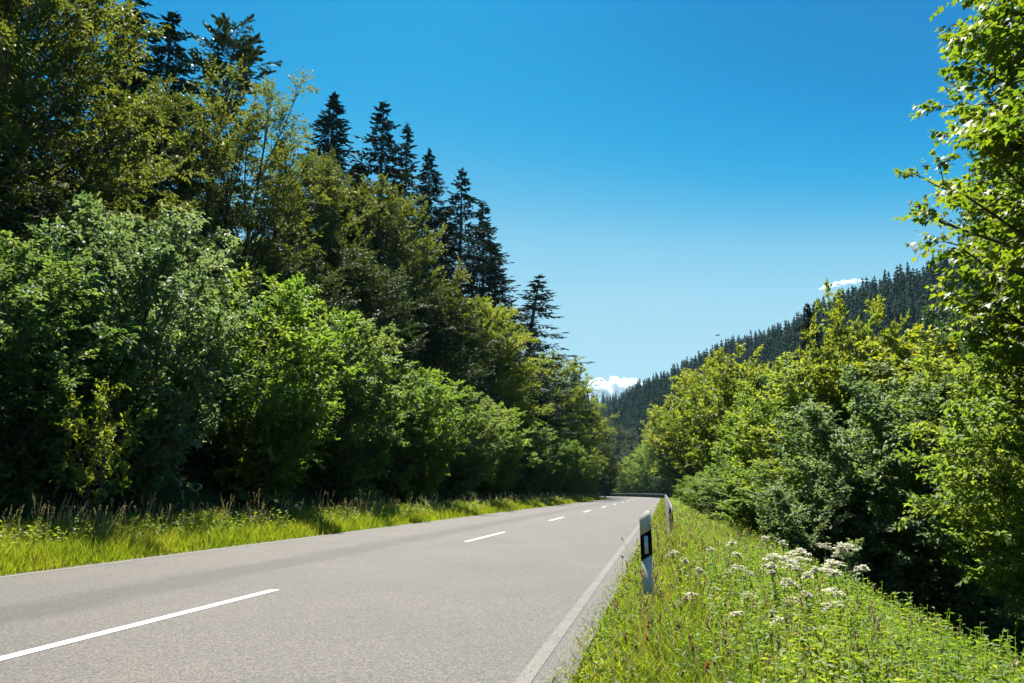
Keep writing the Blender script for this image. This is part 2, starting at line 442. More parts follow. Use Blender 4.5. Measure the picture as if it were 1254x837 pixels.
# ------------------------------------------------------------------ delineator posts
white_plastic = simple_mat("white_post_plastic", (0.48, 0.46, 0.38), 0.6, var=0.2, scale=9, spec=0.2)
black_plastic = simple_mat("black_band_plastic", (0.010, 0.008, 0.010), 0.85, var=0.2, scale=10, spec=0.05)
reflect_mat = simple_mat("grey_reflector", (0.46, 0.48, 0.46), 0.25, var=0.12, scale=60)
def post_poly(g=0.0):
    w = 0.060 + g
    pts = [(-w, -0.012 - g), (0.022, -0.012 - g), (w, -0.012 - g)]
    for k in range(1, 8):
        a = k / 8 * pi
        pts.append((w * cos(a), -0.012 + (0.085 + g) * sin(a)))
    return pts
def make_post(loc, rz, H, lean, label, group):
    root = empty("delineator_post", loc, rz); root.rotation_euler = (lean[0], lean[1], rz)
    tag(root, label, "post", group)
    slope = lambda zz: (lambda x, y: zz + x * 0.55)
    top = lambda x, y: H + min((x - 0.022) * 0.9, -(x - 0.022) * 0.25) - max(0, y) * 0.2
    b = MB(); b.prism(post_poly(), -0.25, slope(H - 0.485)); link("lower_body", b.mesh("lower_body", white_plastic), root)
    b = MB(); b.prism(post_poly(), slope(H - 0.235), top); link("upper_body", b.mesh("upper_body", white_plastic), root)
    b = MB(); b.prism(post_poly(0.0015), slope(H - 0.487), slope(H - 0.233)); link("black_band", b.mesh("black_band", black_plastic), root)
    b = MB(); b.box((0.0, -0.0175, H - 0.357), (0.040, 0.007, 0.185)); link("reflector", b.mesh("reflector", reflect_mat), root)
    return root
pp = at(795, 738, 7.6)
make_post((pp[0], 7.6, gz(pp[0], 7.6)), radians(-8), 0.985, (0.0, radians(-0.6), 0),
          "white roadside marker post with slanted black band standing in the grass nearest the camera", "roadside marker posts")
q = road_pt(61, -5.3); make_post((q[0], q[1], gz(*q)), 0.0, 1.1, (0, 0, 0), "small white marker post half hidden in the tall grass left of the road", "roadside marker posts")
q = road_pt(111, -5.3); make_post((q[0], q[1], gz(*q)), 0.0, 1.05, (0, 0, 0), "tiny white marker post at the far end of the left grass strip", "roadside marker posts")

# ------------------------------------------------------------------ crash barrier along the right edge
galv = simple_mat("weathered_galvanised_steel", (0.035, 0.035, 0.036), 0.8, metal=0.1, var=0.3, scale=3)
rustm = simple_mat("dark_barrier_post_steel", (0.20, 0.20, 0.21), 0.6, metal=0.4, var=0.35, scale=5)
rail_root = empty("crash_barrier", tuple(road_pt(22, 4.75)) + (0,))
tag(rail_root, "galvanised steel crash barrier running along the right road edge and round the bend", "crash barrier")
prof = [(0.0, -0.155), (-0.03, -0.125), (-0.082, -0.10), (-0.082, -0.06), (-0.01, -0.02), (-0.01, 0.02), (-0.082, 0.06), (-0.082, 0.10), (-0.03, 0.125), (0.0, 0.155)]
ts = np.concatenate([np.arange(19, 26, 0.5), np.arange(26, 330, 2.0)])
V = []
for t in ts:
    zc = -0.10 + 0.70 * float(sstep(19, 23.5, t))
    for back in (0, 0.004):
        for (dx, dz) in prof:
            qq = road_pt(t, 4.72 + dx + back); V.append((qq[0], qq[1], zc + dz))
npf = len(prof); I = np.arange(len(ts) * 2 * npf).reshape(len(ts), 2 * npf)
Fq = []
for side in (0, 1):
    o = side * npf
    Fq.append(np.stack([I[:-1, o:o+npf-1], I[:-1, o+1:o+npf], I[1:, o+1:o+npf], I[1:, o:o+npf-1]], -1).reshape(-1, 4))
Vr = np.array(V) - np.array(rail_root.location)
link("rail", mesh_np("rail", Vr, [np.concatenate(Fq)], mats=[galv]), rail_root)
b = MB(); b.box((0, 0, -0.25), (0.055, 0.10, 1.45)); b.box((-0.055, 0, 0.30), (0.06, 0.07, 0.2))
pm = b.mesh("post", rustm)
for t in np.arange(24, 300, 4.0):
    qq = road_pt(t, 4.83); P, d = centre(t)
    o = link("post", pm, rail_root); o.location = (qq[0] - rail_root.location[0], qq[1] - rail_root.location[1], 0.28)
    o.rotation_euler = (0, 0, -math.atan2(d[0], d[1]))

# ------------------------------------------------------------------ vegetation generators
def leaf_faces(P, ax, nr, L, W, tint, fold=0.25):
    """rhombic folded leaves: P base, ax unit axis, nr unit normal"""
    sd_ = np.cross(ax, nr)
    n = len(P); L = L[:, None]; W = W[:, None]
    V = np.stack([P, P + ax * L * 0.42 + sd_ * W * 0.5 + nr * W * fold, P + ax * L - nr * L * 0.12, P + ax * L * 0.42 - sd_ * W * 0.5 + nr * W * fold], 1)
    Fq = np.arange(n * 4).reshape(n, 4)
    tris = np.concatenate([Fq[:, [0, 1, 2]], Fq[:, [0, 2, 3]]])
    return V.reshape(-1, 3), tris, np.repeat(tint, 4)
MAPLE = np.array([(0, 0), (0.40, 0.06), (0.28, 0.24), (0.56, 0.50), (0.26, 0.52), (0.0, 1.0),
                  (-0.26, 0.52), (-0.56, 0.50), (-0.28, 0.24), (-0.40, 0.06)])
def maple_faces(P, ax, nr, L, tint):
    sd_ = np.cross(ax, nr); n = len(P); k = len(MAPLE)
    x = MAPLE[:, 0][None, :, None]; y = MAPLE[:, 1][None, :, None]
    L3 = L[:, None, None]
    V = P[:, None] + sd_[:, None] * x * L3 + ax[:, None] * y * L3 + nr[:, None] * (np.abs(x) * 0.25 - y * y * 0.2) * L3
    C = P[:, None] + ax[:, None] * (0.35 * L3)
    V = np.concatenate([V, C], 1)
    base = np.arange(n)[:, None] * (k + 1)
    tr = []
    for i in range(k):
        tr.append(np.stack([base[:, 0] + k, base[:, 0] + i, base[:, 0] + (i + 1) % k], 1))
    return V.reshape(-1, 3), np.concatenate(tr), np.repeat(tint, k + 1)

def bez(P0, P1, P2, t):
    t = t[..., None]
    return (1 - t)**2 * P0 + 2 * t * (1 - t) * P1 + t * t * P2
def bez_t(P0, P1, P2, t):
    t = t[..., None]
    return norm(2 * (1 - t) * (P1 - P0) + 2 * t * (P2 - P1))
def tubes_np(P0, P1, P2, r0, r1, segs, k):
    """many tapered curved tubes at once"""
    n = len(P0); tt = np.linspace(0, 1, segs + 1)
    C = np.stack([bez(P0, P1, P2, np.full(n, t)) for t in tt], 1)      # n,segs+1,3
    T = norm(P2 - P0); ref = np.where(np.abs(T[:, 2:3]) > 0.9, np.array([[1., 0, 0]]), np.array([[0, 0, 1.]]))
    U = norm(np.cross(T, ref)); W = np.cross(T, U)
    R = r0[:, None] + (r1 - r0)[:, None] * tt[None]
    a = np.arange(k) * 2 * pi / k
    V = C[:, :, None] + R[:, :, None, None] * (np.cos(a)[None, None, :, None] * U[:, None, None] + np.sin(a)[None, None, :, None] * W[:, None, None])
    I = np.arange(n * (segs + 1) * k).reshape(n, segs + 1, k); J = np.roll(I, -1, axis=2)
    Fq = np.stack([I[:, :-1], J[:, :-1], J[:, 1:], I[:, 1:]], -1).reshape(-1, 4)
    return V.reshape(-1, 3), Fq

def make_broadleaf(name, seed, H=7.0, R=2.2, base=0.04, n1=46, n2=8, n3=8, n4=9, leaf=0.10, lw=0.6, l2=1.1, l3=0.42, stems=3,
                   peak=0.55, rise=0.22, up=1.0, outw=0.5, jit=0.55, droop=0.25, kind='leaf', lump=0.35, top=1.0, powr=0.6, flat=0.35):
    rng = np.random.RandomState(seed)
    # stems
    wv, wf = [], []; off = 0
    def addw(V, Fq):
        nonlocal off
        wv.append(V); wf.append(Fq + off); off += len(V)
    st = []
    for i in range(stems):
        a = rng.rand() * 2 * pi; rr = 0 if stems == 1 else 0.25 * R * (0.5 + rng.rand())
        b0 = np.array([0.12 * cos(a), 0.12 * sin(a), -0.4]) if stems > 1 else np.array([0, 0, -0.4])
        tp = np.array([rr * cos(a), rr * sin(a), H * (0.93 if i == 0 else 0.6 + 0.3 * rng.rand())])
        mid = (b0 + tp) / 2 + rng.randn(3) * np.array([1, 1, 0]) * 0.05 * H * 0.4
        st.append((b0, mid, tp))
    S0 = np.array([s[0] for s in st]); S1 = np.array([s[1] for s in st]); S2 = np.array([s[2] for s in st])
    r0 = np.full(stems, H * (0.016 if stems == 1 else 0.010)); addw(*tubes_np(S0, S1, S2, r0, r0 * 0.15, 9, 9))
    # limbs
    si = rng.randint(0, stems, n1); si[:n1 // 2] = 0
    u = (np.arange(n1) + rng.rand(n1)) / n1
    hv = base + (top - base) * u                             # height fraction of the limb TIP
    env = R * np.power(np.clip(np.sin(pi * np.clip(np.power(u * 0.94 + 0.05, np.log(0.5) / np.log(peak)), 0.02, 0.98)), 0, 1), powr)
    az = np.arange(n1) * 2.39996 + rng.randn(n1) * 0.35
    lum = 1 + lump * (rng.rand(n1) - 0.6)
    tip = np.stack([env * lum * np.cos(az), env * lum * np.sin(az), hv * H + rng.randn(n1) * 0.03 * H], 1)
    th = np.clip((hv - rise * (0.5 + env / R * 0.7)), 0.02, 0.92)
    B0 = bez(S0[si], S1[si], S2[si], np.clip(th, 0, 0.97))
    tip[:, :2] += B0[:, :2] * 0.5
    B1 = B0 * 0.45 + tip * 0.55 + np.stack([0 * u, 0 * u, np.where(flat > 0, -flat, 0) * (tip[:, 2] - B0[:, 2]) * 0.5], 1) + rng.randn(n1, 3) * 0.05 * R
    rl = H * 0.0050 * (0.7 + 0.6 * rng.rand(n1)) * (1.3 - hv * 0.8)
    addw(*tubes_np(B0, B1, tip, rl, rl * 0.25, 5, 5))
    # secondary sprays
    m2 = n1 * n2; p1 = np.repeat(np.arange(n1), n2)
    t = np.tile((np.arange(n2) + 0.7) / (n2 - 0.2), n1) * 0.82 + 0.18 + rng.randn(m2) * 0.04; t = np.clip(t, 0.12, 1)
    C0 = bez(B0[p1], B1[p1], tip[p1], t); Tn = bez_t(B0[p1], B1[p1], tip[p1], t)
    side = norm(np.cross(Tn, np.array([0, 0, 1.0]))) * np.where(np.arange(m2) % 2, 1, -1)[:, None]
    d2 = norm(Tn * 0.75 + side * (0.75 * (1 - t[:, None] * 0.5)) + rng.randn(m2, 3) * 0.33 + np.array([0, 0, 0.18]))
    ll = l2 * (1.15 - 0.5 * t) * (0.6 + 0.6 * rng.rand(m2))
    C2 = C0 + d2 * ll[:, None] + np.array([0, 0, -0.10]) * ll[:, None]; C1 = (C0 + C2) / 2 + np.array([0, 0, 0.12]) * ll[:, None]
    r2 = np.full(m2, H * 0.0013); addw(*tubes_np(C0, C1, C2, r2, r2 * 0.3, 2, 3))
    # twigs
    m3 = m2 * n3; p2 = np.repeat(np.arange(m2), n3)
    t = np.tile((np.arange(n3) + 0.6) / (n3 - 0.2), m2) * 0.85 + 0.15; t = np.clip(t + rng.randn(m3) * 0.04, 0, 1)
    E0 = bez(C0[p2], C1[p2], C2[p2], t); Tn = bez_t(C0[p2], C1[p2], C2[p2], t)
    side = norm(np.cross(Tn, np.array([0, 0, 1.0]))) * np.where(np.arange(m3) % 2, 1, -1)[:, None]
    d3 = norm(Tn * 0.8 + side * 0.75 * (1.1 - t[:, None]) + rng.randn(m3, 3) * 0.28 + np.array([0, 0, 0.1]))
    l3_ = l3 * (0.6 + 0.7 * rng.rand(m3)) * (1.2 - 0.4 * t)
    # leaves
    m4 = m3 * n4; p3 = np.repeat(np.arange(m3), n4)
    t = np.tile((np.arange(n4) + 1.0) / n4, m3)
    P = E0[p3] + d3[p3] * (l3_[p3] * t)[:, None] + np.array([0, 0, -0.10]) * (l3_[p3] * t * t)[:, None]
    side = norm(np.cross(d3[p3], np.array([0, 0, 1.0]))) * np.where(np.arange(m4) % 2, 1, -1)[:, None]
    ax = norm(d3[p3] * 0.6 + side * 0.8 * (1.05 - t[:, None]) + rng.randn(m4, 3) * 0.3 + np.array([0, 0, -droop]))
    outd = P.copy(); outd[:, 2] = 0; outd = norm(outd)
    nr = norm(np.array([0, 0, up]) + outd * outw * rng.rand(m4)[:, None] + rng.randn(m4, 3) * jit)
    nr = norm(nr - ax * np.sum(nr * ax, 1, keepdims=True))
    clump = np.repeat(rng.rand(m2), n3)[p3]
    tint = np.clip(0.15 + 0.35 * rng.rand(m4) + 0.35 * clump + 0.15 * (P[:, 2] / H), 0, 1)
    L = leaf * (0.65 + 0.6 * rng.rand(m4))
    if kind == 'maple':
        V, tr, ti = maple_faces(P, ax, nr, L, tint)
    else:
        V, tr, ti = leaf_faces(P, ax, nr, L, L * lw, tint)
    low = V[:, 2] < -0.3
    V[low, 2] = -0.3
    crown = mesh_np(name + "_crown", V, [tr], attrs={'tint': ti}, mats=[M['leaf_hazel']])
    wood = mesh_np(name + "_wood", np.concatenate(wv), [np.concatenate(wf)], mats=[M['bark']], smooth=True)
    return dict(crown=crown, wood=wood, H=H, R=R)

def make_spruce(name, seed, H=26.0, R=3.6, whorls=54, nb=7, tw=12, bare=0.06, droop=0.35, needle_w=0.11, sparse=0.0, pine=False, lean=0.0):
    rng = np.random.RandomState(seed)
    top = np.array([lean * H, 0, H]); S0 = np.array([[0, 0, -0.6]]); S2 = top[None]; S1 = (S0 + S2) / 2 + np.array([[lean * H * -0.2, 0.1, 0]])
    wv, wf = [], []; off = 0
    def addw(V, Fq):
        nonlocal off
        wv.append(V); wf.append(Fq + off); off += len(V)
    addw(*tubes_np(S0, S1, S2, np.array([H * 0.011]), np.array([0.02]), 12, 9))
    n = whorls * nb
    u = np.repeat((np.arange(whorls) + 0.3) / whorls, nb) + rng.randn(n) * 0.006
    u = np.clip(u, 0, 0.992)
    keep = rng.rand(n) > sparse * (1 - u) * 1.5
    u = u[keep]; n = len(u)
    if pine:
        u = 0.50 + 0.49 * u; env = R * np.clip(np.sin(pi * np.clip((u - 0.45) / 0.60, 0, 1)), 0.1, 1)**0.6
    else:
        env = 1.22 * R * np.power(1 - u, 0.88) * np.clip(0.7 + u * 5, 0, 1)
        u = bare + (1 - bare) * u
    gust = 0.68 + 0.5 * rng.rand(n) + 0.10 * np.sin(u * 60)
    env = np.maximum(env * gust, 0.10)
    az = rng.rand(n) * 2 * pi
    dr = droop * (1.0 - 0.9 * u)
    B0 = bez(np.repeat(S0, n, 0), np.repeat(S1, n, 0), np.repeat(S2, n, 0), u)
    dirn = np.stack([np.cos(az), np.sin(az), 0 * az], 1)
    B2 = B0 + dirn * env[:, None] + np.stack([0*u, 0*u, -env * dr + (0.25 * env if pine else 0)], 1)
    B1 = (B0 + B2) / 2 + np.stack([0*u, 0*u, -env * (0.10 * (1 - u)) + 0.0], 1)
    B2[:, 2] += env * 0.08
    addw(*tubes_np(B0, B1, B2, np.full(n, 0.035), np.full(n, 0.008), 3, 3))
    # hanging twigs with needles : flat kites
    m = n * tw; pi_ = np.repeat(np.arange(n), tw)
    t = np.tile((np.arange(tw) + 0.5) / tw, n) ** 0.85; t = np.clip(t * 0.92 + 0.10, 0, 1)
    P = bez(B0[pi_], B1[pi_], B2[pi_], t); Tn = bez_t(B0[pi_], B1[pi_], B2[pi_], t)
    sgn = np.where(np.arange(m) % 2, 1, -1)[:, None]
    side = np.stack([-np.sin(az), np.cos(az), 0 * az], 1)[pi_] * sgn
    down = rng.uniform(-0.1, 0.75 if not pine else 0.0, m)[:, None]
    ax = norm(Tn * (0.45 + 0.5 * t[:, None]) + side * (0.95 * (1.02 - t[:, None])) + np.array([0, 0, -1]) * down + rng.randn(m, 3) * 0.18)
    L = (0.14 + 0.34 * env[pi_] * (1.1 - t)) * (0.7 + 0.6 * rng.rand(m))
    if pine: L = L * 0.9 + 0.15
    nr = norm(np.array([0, 0, 1.0]) + rng.randn(m, 3) * 0.4); nr = norm(nr - ax * np.sum(nr * ax, 1, keepdims=True))
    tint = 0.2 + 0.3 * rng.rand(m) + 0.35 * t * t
    Vs, Ts, Is = [], [], []; off2 = 0
    def addl(P, ax, nr, L, W, ti):
        nonlocal off2
        V, tr, tt = leaf_faces(P, ax, nr, L, W, ti, fold=-0.15)
        Vs.append(V); Ts.append(tr + off2); Is.append(tt); off2 += len(V)
    addl(P, ax, nr, L, np.full(m, needle_w * 1.1), tint)
    # side shoots off each twig
    for a, fr in ((0.75, 0.3), (-0.75, 0.45), (0.7, 0.6), (-0.7, 0.72)):
        s2 = np.cross(ax, nr)
        d = norm(ax * 0.7 + s2 * a + rng.randn(m, 3) * 0.15 + np.array([0, 0, -0.12]))
        n2_ = norm(nr - d * np.sum(nr * d, 1, keepdims=True))
        addl(P + ax * (L * fr)[:, None], d, n2_, L * 0.42 * (0.7 + 0.5 * rng.rand(m)), np.full(m, needle_w * 0.9), np.clip(tint + 0.1 * rng.rand(m), 0, 1))
    # branch tips
    addl(B2 - norm(B2 - B1) * 0.2, norm(B2 - B1), norm(np.cross(side[::tw] if len(side[::tw]) == n else side[:n], norm(B2 - B1))), np.full(n, 0.5), np.full(n, needle_w * 1.3), np.full(n, 0.7))
    # leader
    addl(np.repeat(top[None], 6, 0) - np.array([0, 0, 1.0]) * np.linspace(0.2, 1.4, 6)[:, None], norm(np.array([[cos(k*2.4), sin(k*2.4), 1.2] for k in range(6)])), norm(np.array([[-cos(k*2.4), -sin(k*2.4), 1.0] for k in range(6)])), np.linspace(0.35, 0.7, 6), np.full(6, 0.08), np.full(6, 0.5))
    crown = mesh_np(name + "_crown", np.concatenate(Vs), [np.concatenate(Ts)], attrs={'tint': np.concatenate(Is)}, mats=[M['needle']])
    wood = mesh_np(name + "_wood", np.concatenate(wv), [np.concatenate(wf)], mats=[M['bark']], smooth=True)
    return dict(crown=crown, wood=wood, H=H, R=R, pc=66)

def far_spruce_arrays(seed, H=22.0, R=5.6, tiers=19, nb=11):
    rng = np.random.RandomState(seed)
    V, T, I = [], [], []; c = 0
    R *= rng.uniform(0.85, 1.15)
    for i in range(tiers):
        u = i / tiers
        z = H * (0.10 + 0.90 * u); r = R * (1 - u) ** 0.66 + 0.1
        a0 = rng.rand() * 6.28
        for j in range(nb):
            a = a0 + j * 2 * pi / nb + rng.randn() * 0.15; rr = r * rng.uniform(0.65, 1.2); w = 0.34 * rr + 0.22
            d = np.array([cos(a), sin(a), 0]); s = np.array([-sin(a), cos(a), 0])
            zz = z + rng.randn() * 0.35; dz = rr * rng.uniform(0.25, 0.6)
            P = [np.array([0, 0, zz + 0.9]), d * rr * 0.55 + s * w * .9 + [0, 0, zz - dz * 0.6], d * rr + [0, 0, zz - dz], d * rr * 0.55 - s * w * .9 + [0, 0, zz - dz * 0.6]]
            V += P; T += [(c, c+1, c+2), (c, c+2, c+3)]; I += [rng.uniform(0.1, 0.8)] * 4; c += 4
    V += [np.array([0.3, 0, H - 2]), np.array([-0.2, .25, H - 2]), np.array([-0.2, -.25, H - 2]), np.array([0, 0, H + 0.3])]
    T += [(c, c+1, c+3), (c+1, c+2, c+3), (c+2, c, c+3)]; I += [.5] * 4
    return np.array(V), np.array(T), np.array(I)

# ------------------------------------------------------------------ prototypes
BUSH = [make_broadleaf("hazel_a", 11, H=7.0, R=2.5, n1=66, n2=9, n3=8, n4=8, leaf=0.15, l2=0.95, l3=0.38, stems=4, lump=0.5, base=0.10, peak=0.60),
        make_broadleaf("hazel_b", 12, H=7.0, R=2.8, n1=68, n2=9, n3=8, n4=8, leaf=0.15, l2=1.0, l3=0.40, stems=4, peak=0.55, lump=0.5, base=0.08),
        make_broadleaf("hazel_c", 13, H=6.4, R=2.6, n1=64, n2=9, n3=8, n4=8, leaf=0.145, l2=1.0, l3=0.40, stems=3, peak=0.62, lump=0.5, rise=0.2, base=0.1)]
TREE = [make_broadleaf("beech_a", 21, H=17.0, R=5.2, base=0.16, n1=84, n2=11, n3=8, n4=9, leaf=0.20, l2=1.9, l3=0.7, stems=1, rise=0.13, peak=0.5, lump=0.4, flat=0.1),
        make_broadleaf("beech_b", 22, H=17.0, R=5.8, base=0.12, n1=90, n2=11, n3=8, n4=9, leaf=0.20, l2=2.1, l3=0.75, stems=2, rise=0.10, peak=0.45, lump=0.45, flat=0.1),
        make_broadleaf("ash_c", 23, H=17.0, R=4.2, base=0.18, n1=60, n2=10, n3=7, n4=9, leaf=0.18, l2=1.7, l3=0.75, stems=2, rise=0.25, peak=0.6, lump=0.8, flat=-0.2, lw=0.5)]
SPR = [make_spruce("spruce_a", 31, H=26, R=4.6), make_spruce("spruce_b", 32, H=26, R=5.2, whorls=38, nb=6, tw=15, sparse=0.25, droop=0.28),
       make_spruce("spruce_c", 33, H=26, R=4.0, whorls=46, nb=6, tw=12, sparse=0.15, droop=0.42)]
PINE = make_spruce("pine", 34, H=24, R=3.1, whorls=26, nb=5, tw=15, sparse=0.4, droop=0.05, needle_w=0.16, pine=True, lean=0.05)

def fix_height(proto):
    if 'real' not in proto:
        nv = len(proto['crown'].vertices); a = np.empty(nv * 3, np.float32); proto['crown'].vertices.foreach_get("co", a); a = a.reshape(-1, 3)
        proto['H'] = float(np.percentile(a[:, 2], 99.9)); proto['real'] = True
        proto['reff'] = float(np.percentile(np.hypot(a[:, 0], a[:, 1]), proto.get('pc', 87)))
def plant(proto, kind, x, y, H, label, cat, mat=None, group=None, rz=None, wid=1.0, zoff=-0.05, rng=random.Random(5)):
    fix_height(proto); z = gz(x, y) + zoff
    sc = H / proto['H']
    o = empty(kind, (x, y, z), rng.uniform(0, 6.28) if rz is None else rz, (sc * wid, sc * wid, sc))
    tag(o, label, cat, group)
    link("trunk", proto['wood'], o)
    c = link("crown", proto['crown'], o)
    if mat:
        c.material_slots[0].link = 'OBJECT'; c.material_slots[0].material = M[mat]
    return o
def by_depth(proto, kind, px, py, Yd, label, cat, mat=None, wid=1.0, group=None, rz=None):
    w = at(px, py, Yd)
    if wid > 5:      # crown width as seen, turned into a real width at that distance
        fix_height(proto)
        wid = (wid * 0.5 * Yd / F) / (proto['reff'] * (w[2] - gz(w[0], Yd)) / proto['H'])
    return plant(proto, kind, w[0], Yd, w[2] - gz(w[0], Yd), label, cat, mat, group, rz, wid)
def by_offset(proto, kind, px, py, s, label, cat, mat=None, wid=1.0, group=None, rz=None):
    """stand on the line s metres beside the road centre, in the direction of px; py gives the height"""
    r = ray(px, py); k = r[0] / r[1]
    c = s / cos(HEAD)
    Yd = (A0[0] + c) / (k - 0.218)
    return by_depth(proto, kind, px, py, Yd, label, cat, mat, wid, group, rz)

# ------------------------------------------------------------------ left side
G1 = "leafy shrubs lining the left grass strip"
for i, (px, py, s, pr, mt, wid, lab) in enumerate([
    (-190, 330, -8.9, 1, 'leaf_hazel', 240, "leafy shrub at the extreme left edge, mostly cut off by the frame"),
    (20, 300, -9.0, 0, 'leaf_hazel', 215, "pale green hazel shrub at the left picture edge beside the grass strip"),
    (178, 250, -9.2, 1, 'leaf_silver', 215, "tallest glossy leaved shrub in the left row with shining silvery top"),
    (335, 333, -9.0, 2, 'leaf_fresh', 180, "yellow green shrub with a pointed top right of the tallest glossy shrub"),
    (425, 392, -9.0, 0, 'leaf_hazel', 140, "dense green shrub under the big dark beech in the left row"),
    (500, 444, -9.0, 1, 'leaf_fresh', 125, "rounded green shrub in the middle of the left row"),
    (557, 472, -9.0, 2, 'leaf_hazel', 100, "green shrub below the beech with yellow lit top in the left row"),
    (603, 496, -9.0, 0, 'leaf_fresh', 85, "bright topped shrub beside the middle centre dashes of the road"),
    (640, 512, -8.9, 1, 'leaf_hazel', 72, "smaller looking shrub before the leaning spruce in the left row"),
    (668, 526, -8.8, 2, 'leaf_fresh', 60, "shrub below the round lit tree near the end of the left row"),
    (690, 538, -8.6, 0, 'leaf_fresh', 48, "next to last rounded shrub of the left row"),
    (712, 546, -8.4, 1, 'leaf_fresh', 44, "last light green shrub of the left row before the bend")]):
    by_offset(BUSH[pr], "hazel_shrub", px, py, s, lab, "shrub", mt, wid, G1)

G2 = "broadleaf trees on the left slope"
for i, (px, py, s, pr, mt, wid, lab) in enumerate([
    (88, -50, -16.5, 1, 'leaf_beech', 300, "huge olive green beech with dark forked trunk at upper left"),
    (-110, 40, -15, 0, 'leaf_beech', 260, "olive beech cut off by the left picture edge"),
    (200, 110, -19, 0, 'leaf_beech', 170, "olive beech between the huge forked beech and the airy tree"),
    (298, 88, -17, 2, 'leaf_beech', 180, "airy broadleaf tree with feathery branches reaching out against the sky"),
    (392, 183, -18, 0, 'leaf_beech', 120, "narrow yellow olive tree in front of the tall spruces"),
    (480, 222, -16, 1, 'leaf_beech', 165, "broad rounded olive beech with shaded underside in the middle of the left slope"),
    (437, 300, -13.5, 0, 'leaf_dark', 150, "dark beech filling the slope left below the broad rounded beech"),
    (235, 285, -13.5, 0, 'leaf_dark', 160, "shaded broadleaf tree behind the pointed shrub on the left slope"),
    (60, 230, -13, 2, 'leaf_dark', 200, "shaded tree below the huge forked beech"),
    (375, 290, -14, 2, 'leaf_dark', 130, "small sparse tree with pale thin trunk on the left slope"),
    (592, 366, -12.5, 1, 'leaf_yellow', 118, "beech with bright yellow green crown below the row of spruces"),
    (525, 350, -13.0, 0, 'leaf_dark', 130, "dark tree between the broad rounded beech and the bright crowned beech"),
    (638, 440, -12.0, 0, 'leaf_dark', 80, "dark green tree at the foot of the leaning spruce"),
    (686, 432, -10.8, 1, 'leaf_yellow', 100, "rounded lit tree standing alone at the end of the left wood"),
    (716, 488, -10.5, 0, 'leaf_dark', 62, "dark tree behind the last rounded tree at the end of the left wood")]):
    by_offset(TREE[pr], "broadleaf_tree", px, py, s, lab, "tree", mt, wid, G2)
by_depth(TREE[1], "broadleaf_tree", 738, 540, 118, "lowest dark tree where the left wood meets the road bend", "tree", 'leaf_dark', 34, G2)

G3 = "tall conifers above the left slope"
for i, (px, py, s, pr, wid, lab) in enumerate([
    (15, -30, -22, 0, 150, "dark spruce behind the huge beech at the top left corner"),
    (165, -40, -22, 2, 130, "spruce whose top is cut off by the upper picture edge"),
    (213, 16, -22, 1, 140, "ragged spruce with drooping boughs left of the thin pine"),
    (345, 172, -22, 2, 100, "short spruce half hidden behind the airy broadleaf tree"),
    (410, 115, -21, 0, 105, "dense pointed spruce, first of the group standing clear in the sky"),
    (470, 126, -20, 1, 120, "widest spruce of the left skyline with open drooping boughs"),
    (499, 152, -20.5, 2, 70, "spruce leaning against the right side of the widest one"),
    (526, 184, -19, 0, 85, "slim spruce between the widest spruce and the pair to its right"),
    (566, 208, -17.5, 1, 100, "spruce with thin pointed leader standing highest of the right hand pair"),
    (592, 248, -16.5, 0, 84, "dense dark spruce at the right of the thin leader spruce"),
    (606, 300, -15.5, 2, 75, "lower dark spruce at the right edge of the dense group"),
    (704, 442, -12.5, 0, 36, "small isolated spruce tip near the end of the left wood"),
    (440, 200, -21.5, 0, 110, "dark spruce body between the first two sky spruces"),
    (547, 255, -18, 2, 90, "shaded spruce between the slim spruce and the thin leader spruce"),
    (655, 402, -14, 2, 50, "low spruce beside the leaning spruce")]):
    by_offset(SPR[pr], "spruce_tree", px, py, s, lab, "tree", None, wid, G3)
by_depth(PINE, "pine_tree", 270, 28, 40, "thin airy pine with bare lower trunk standing in the sky at upper left", "tree", 'needle_pine', 85, G3, rz=0.3)
LS = make_spruce("spruce_leaning", 36, H=26, R=4.0, whorls=40, nb=6, tw=12, sparse=0.25, droop=0.25, lean=0.05)
by_offset(LS, "spruce_tree", 631, 338, -14.5, "single spruce leaning slightly right, standing just past the dense group", "tree", None, 92, G3, rz=0.0)

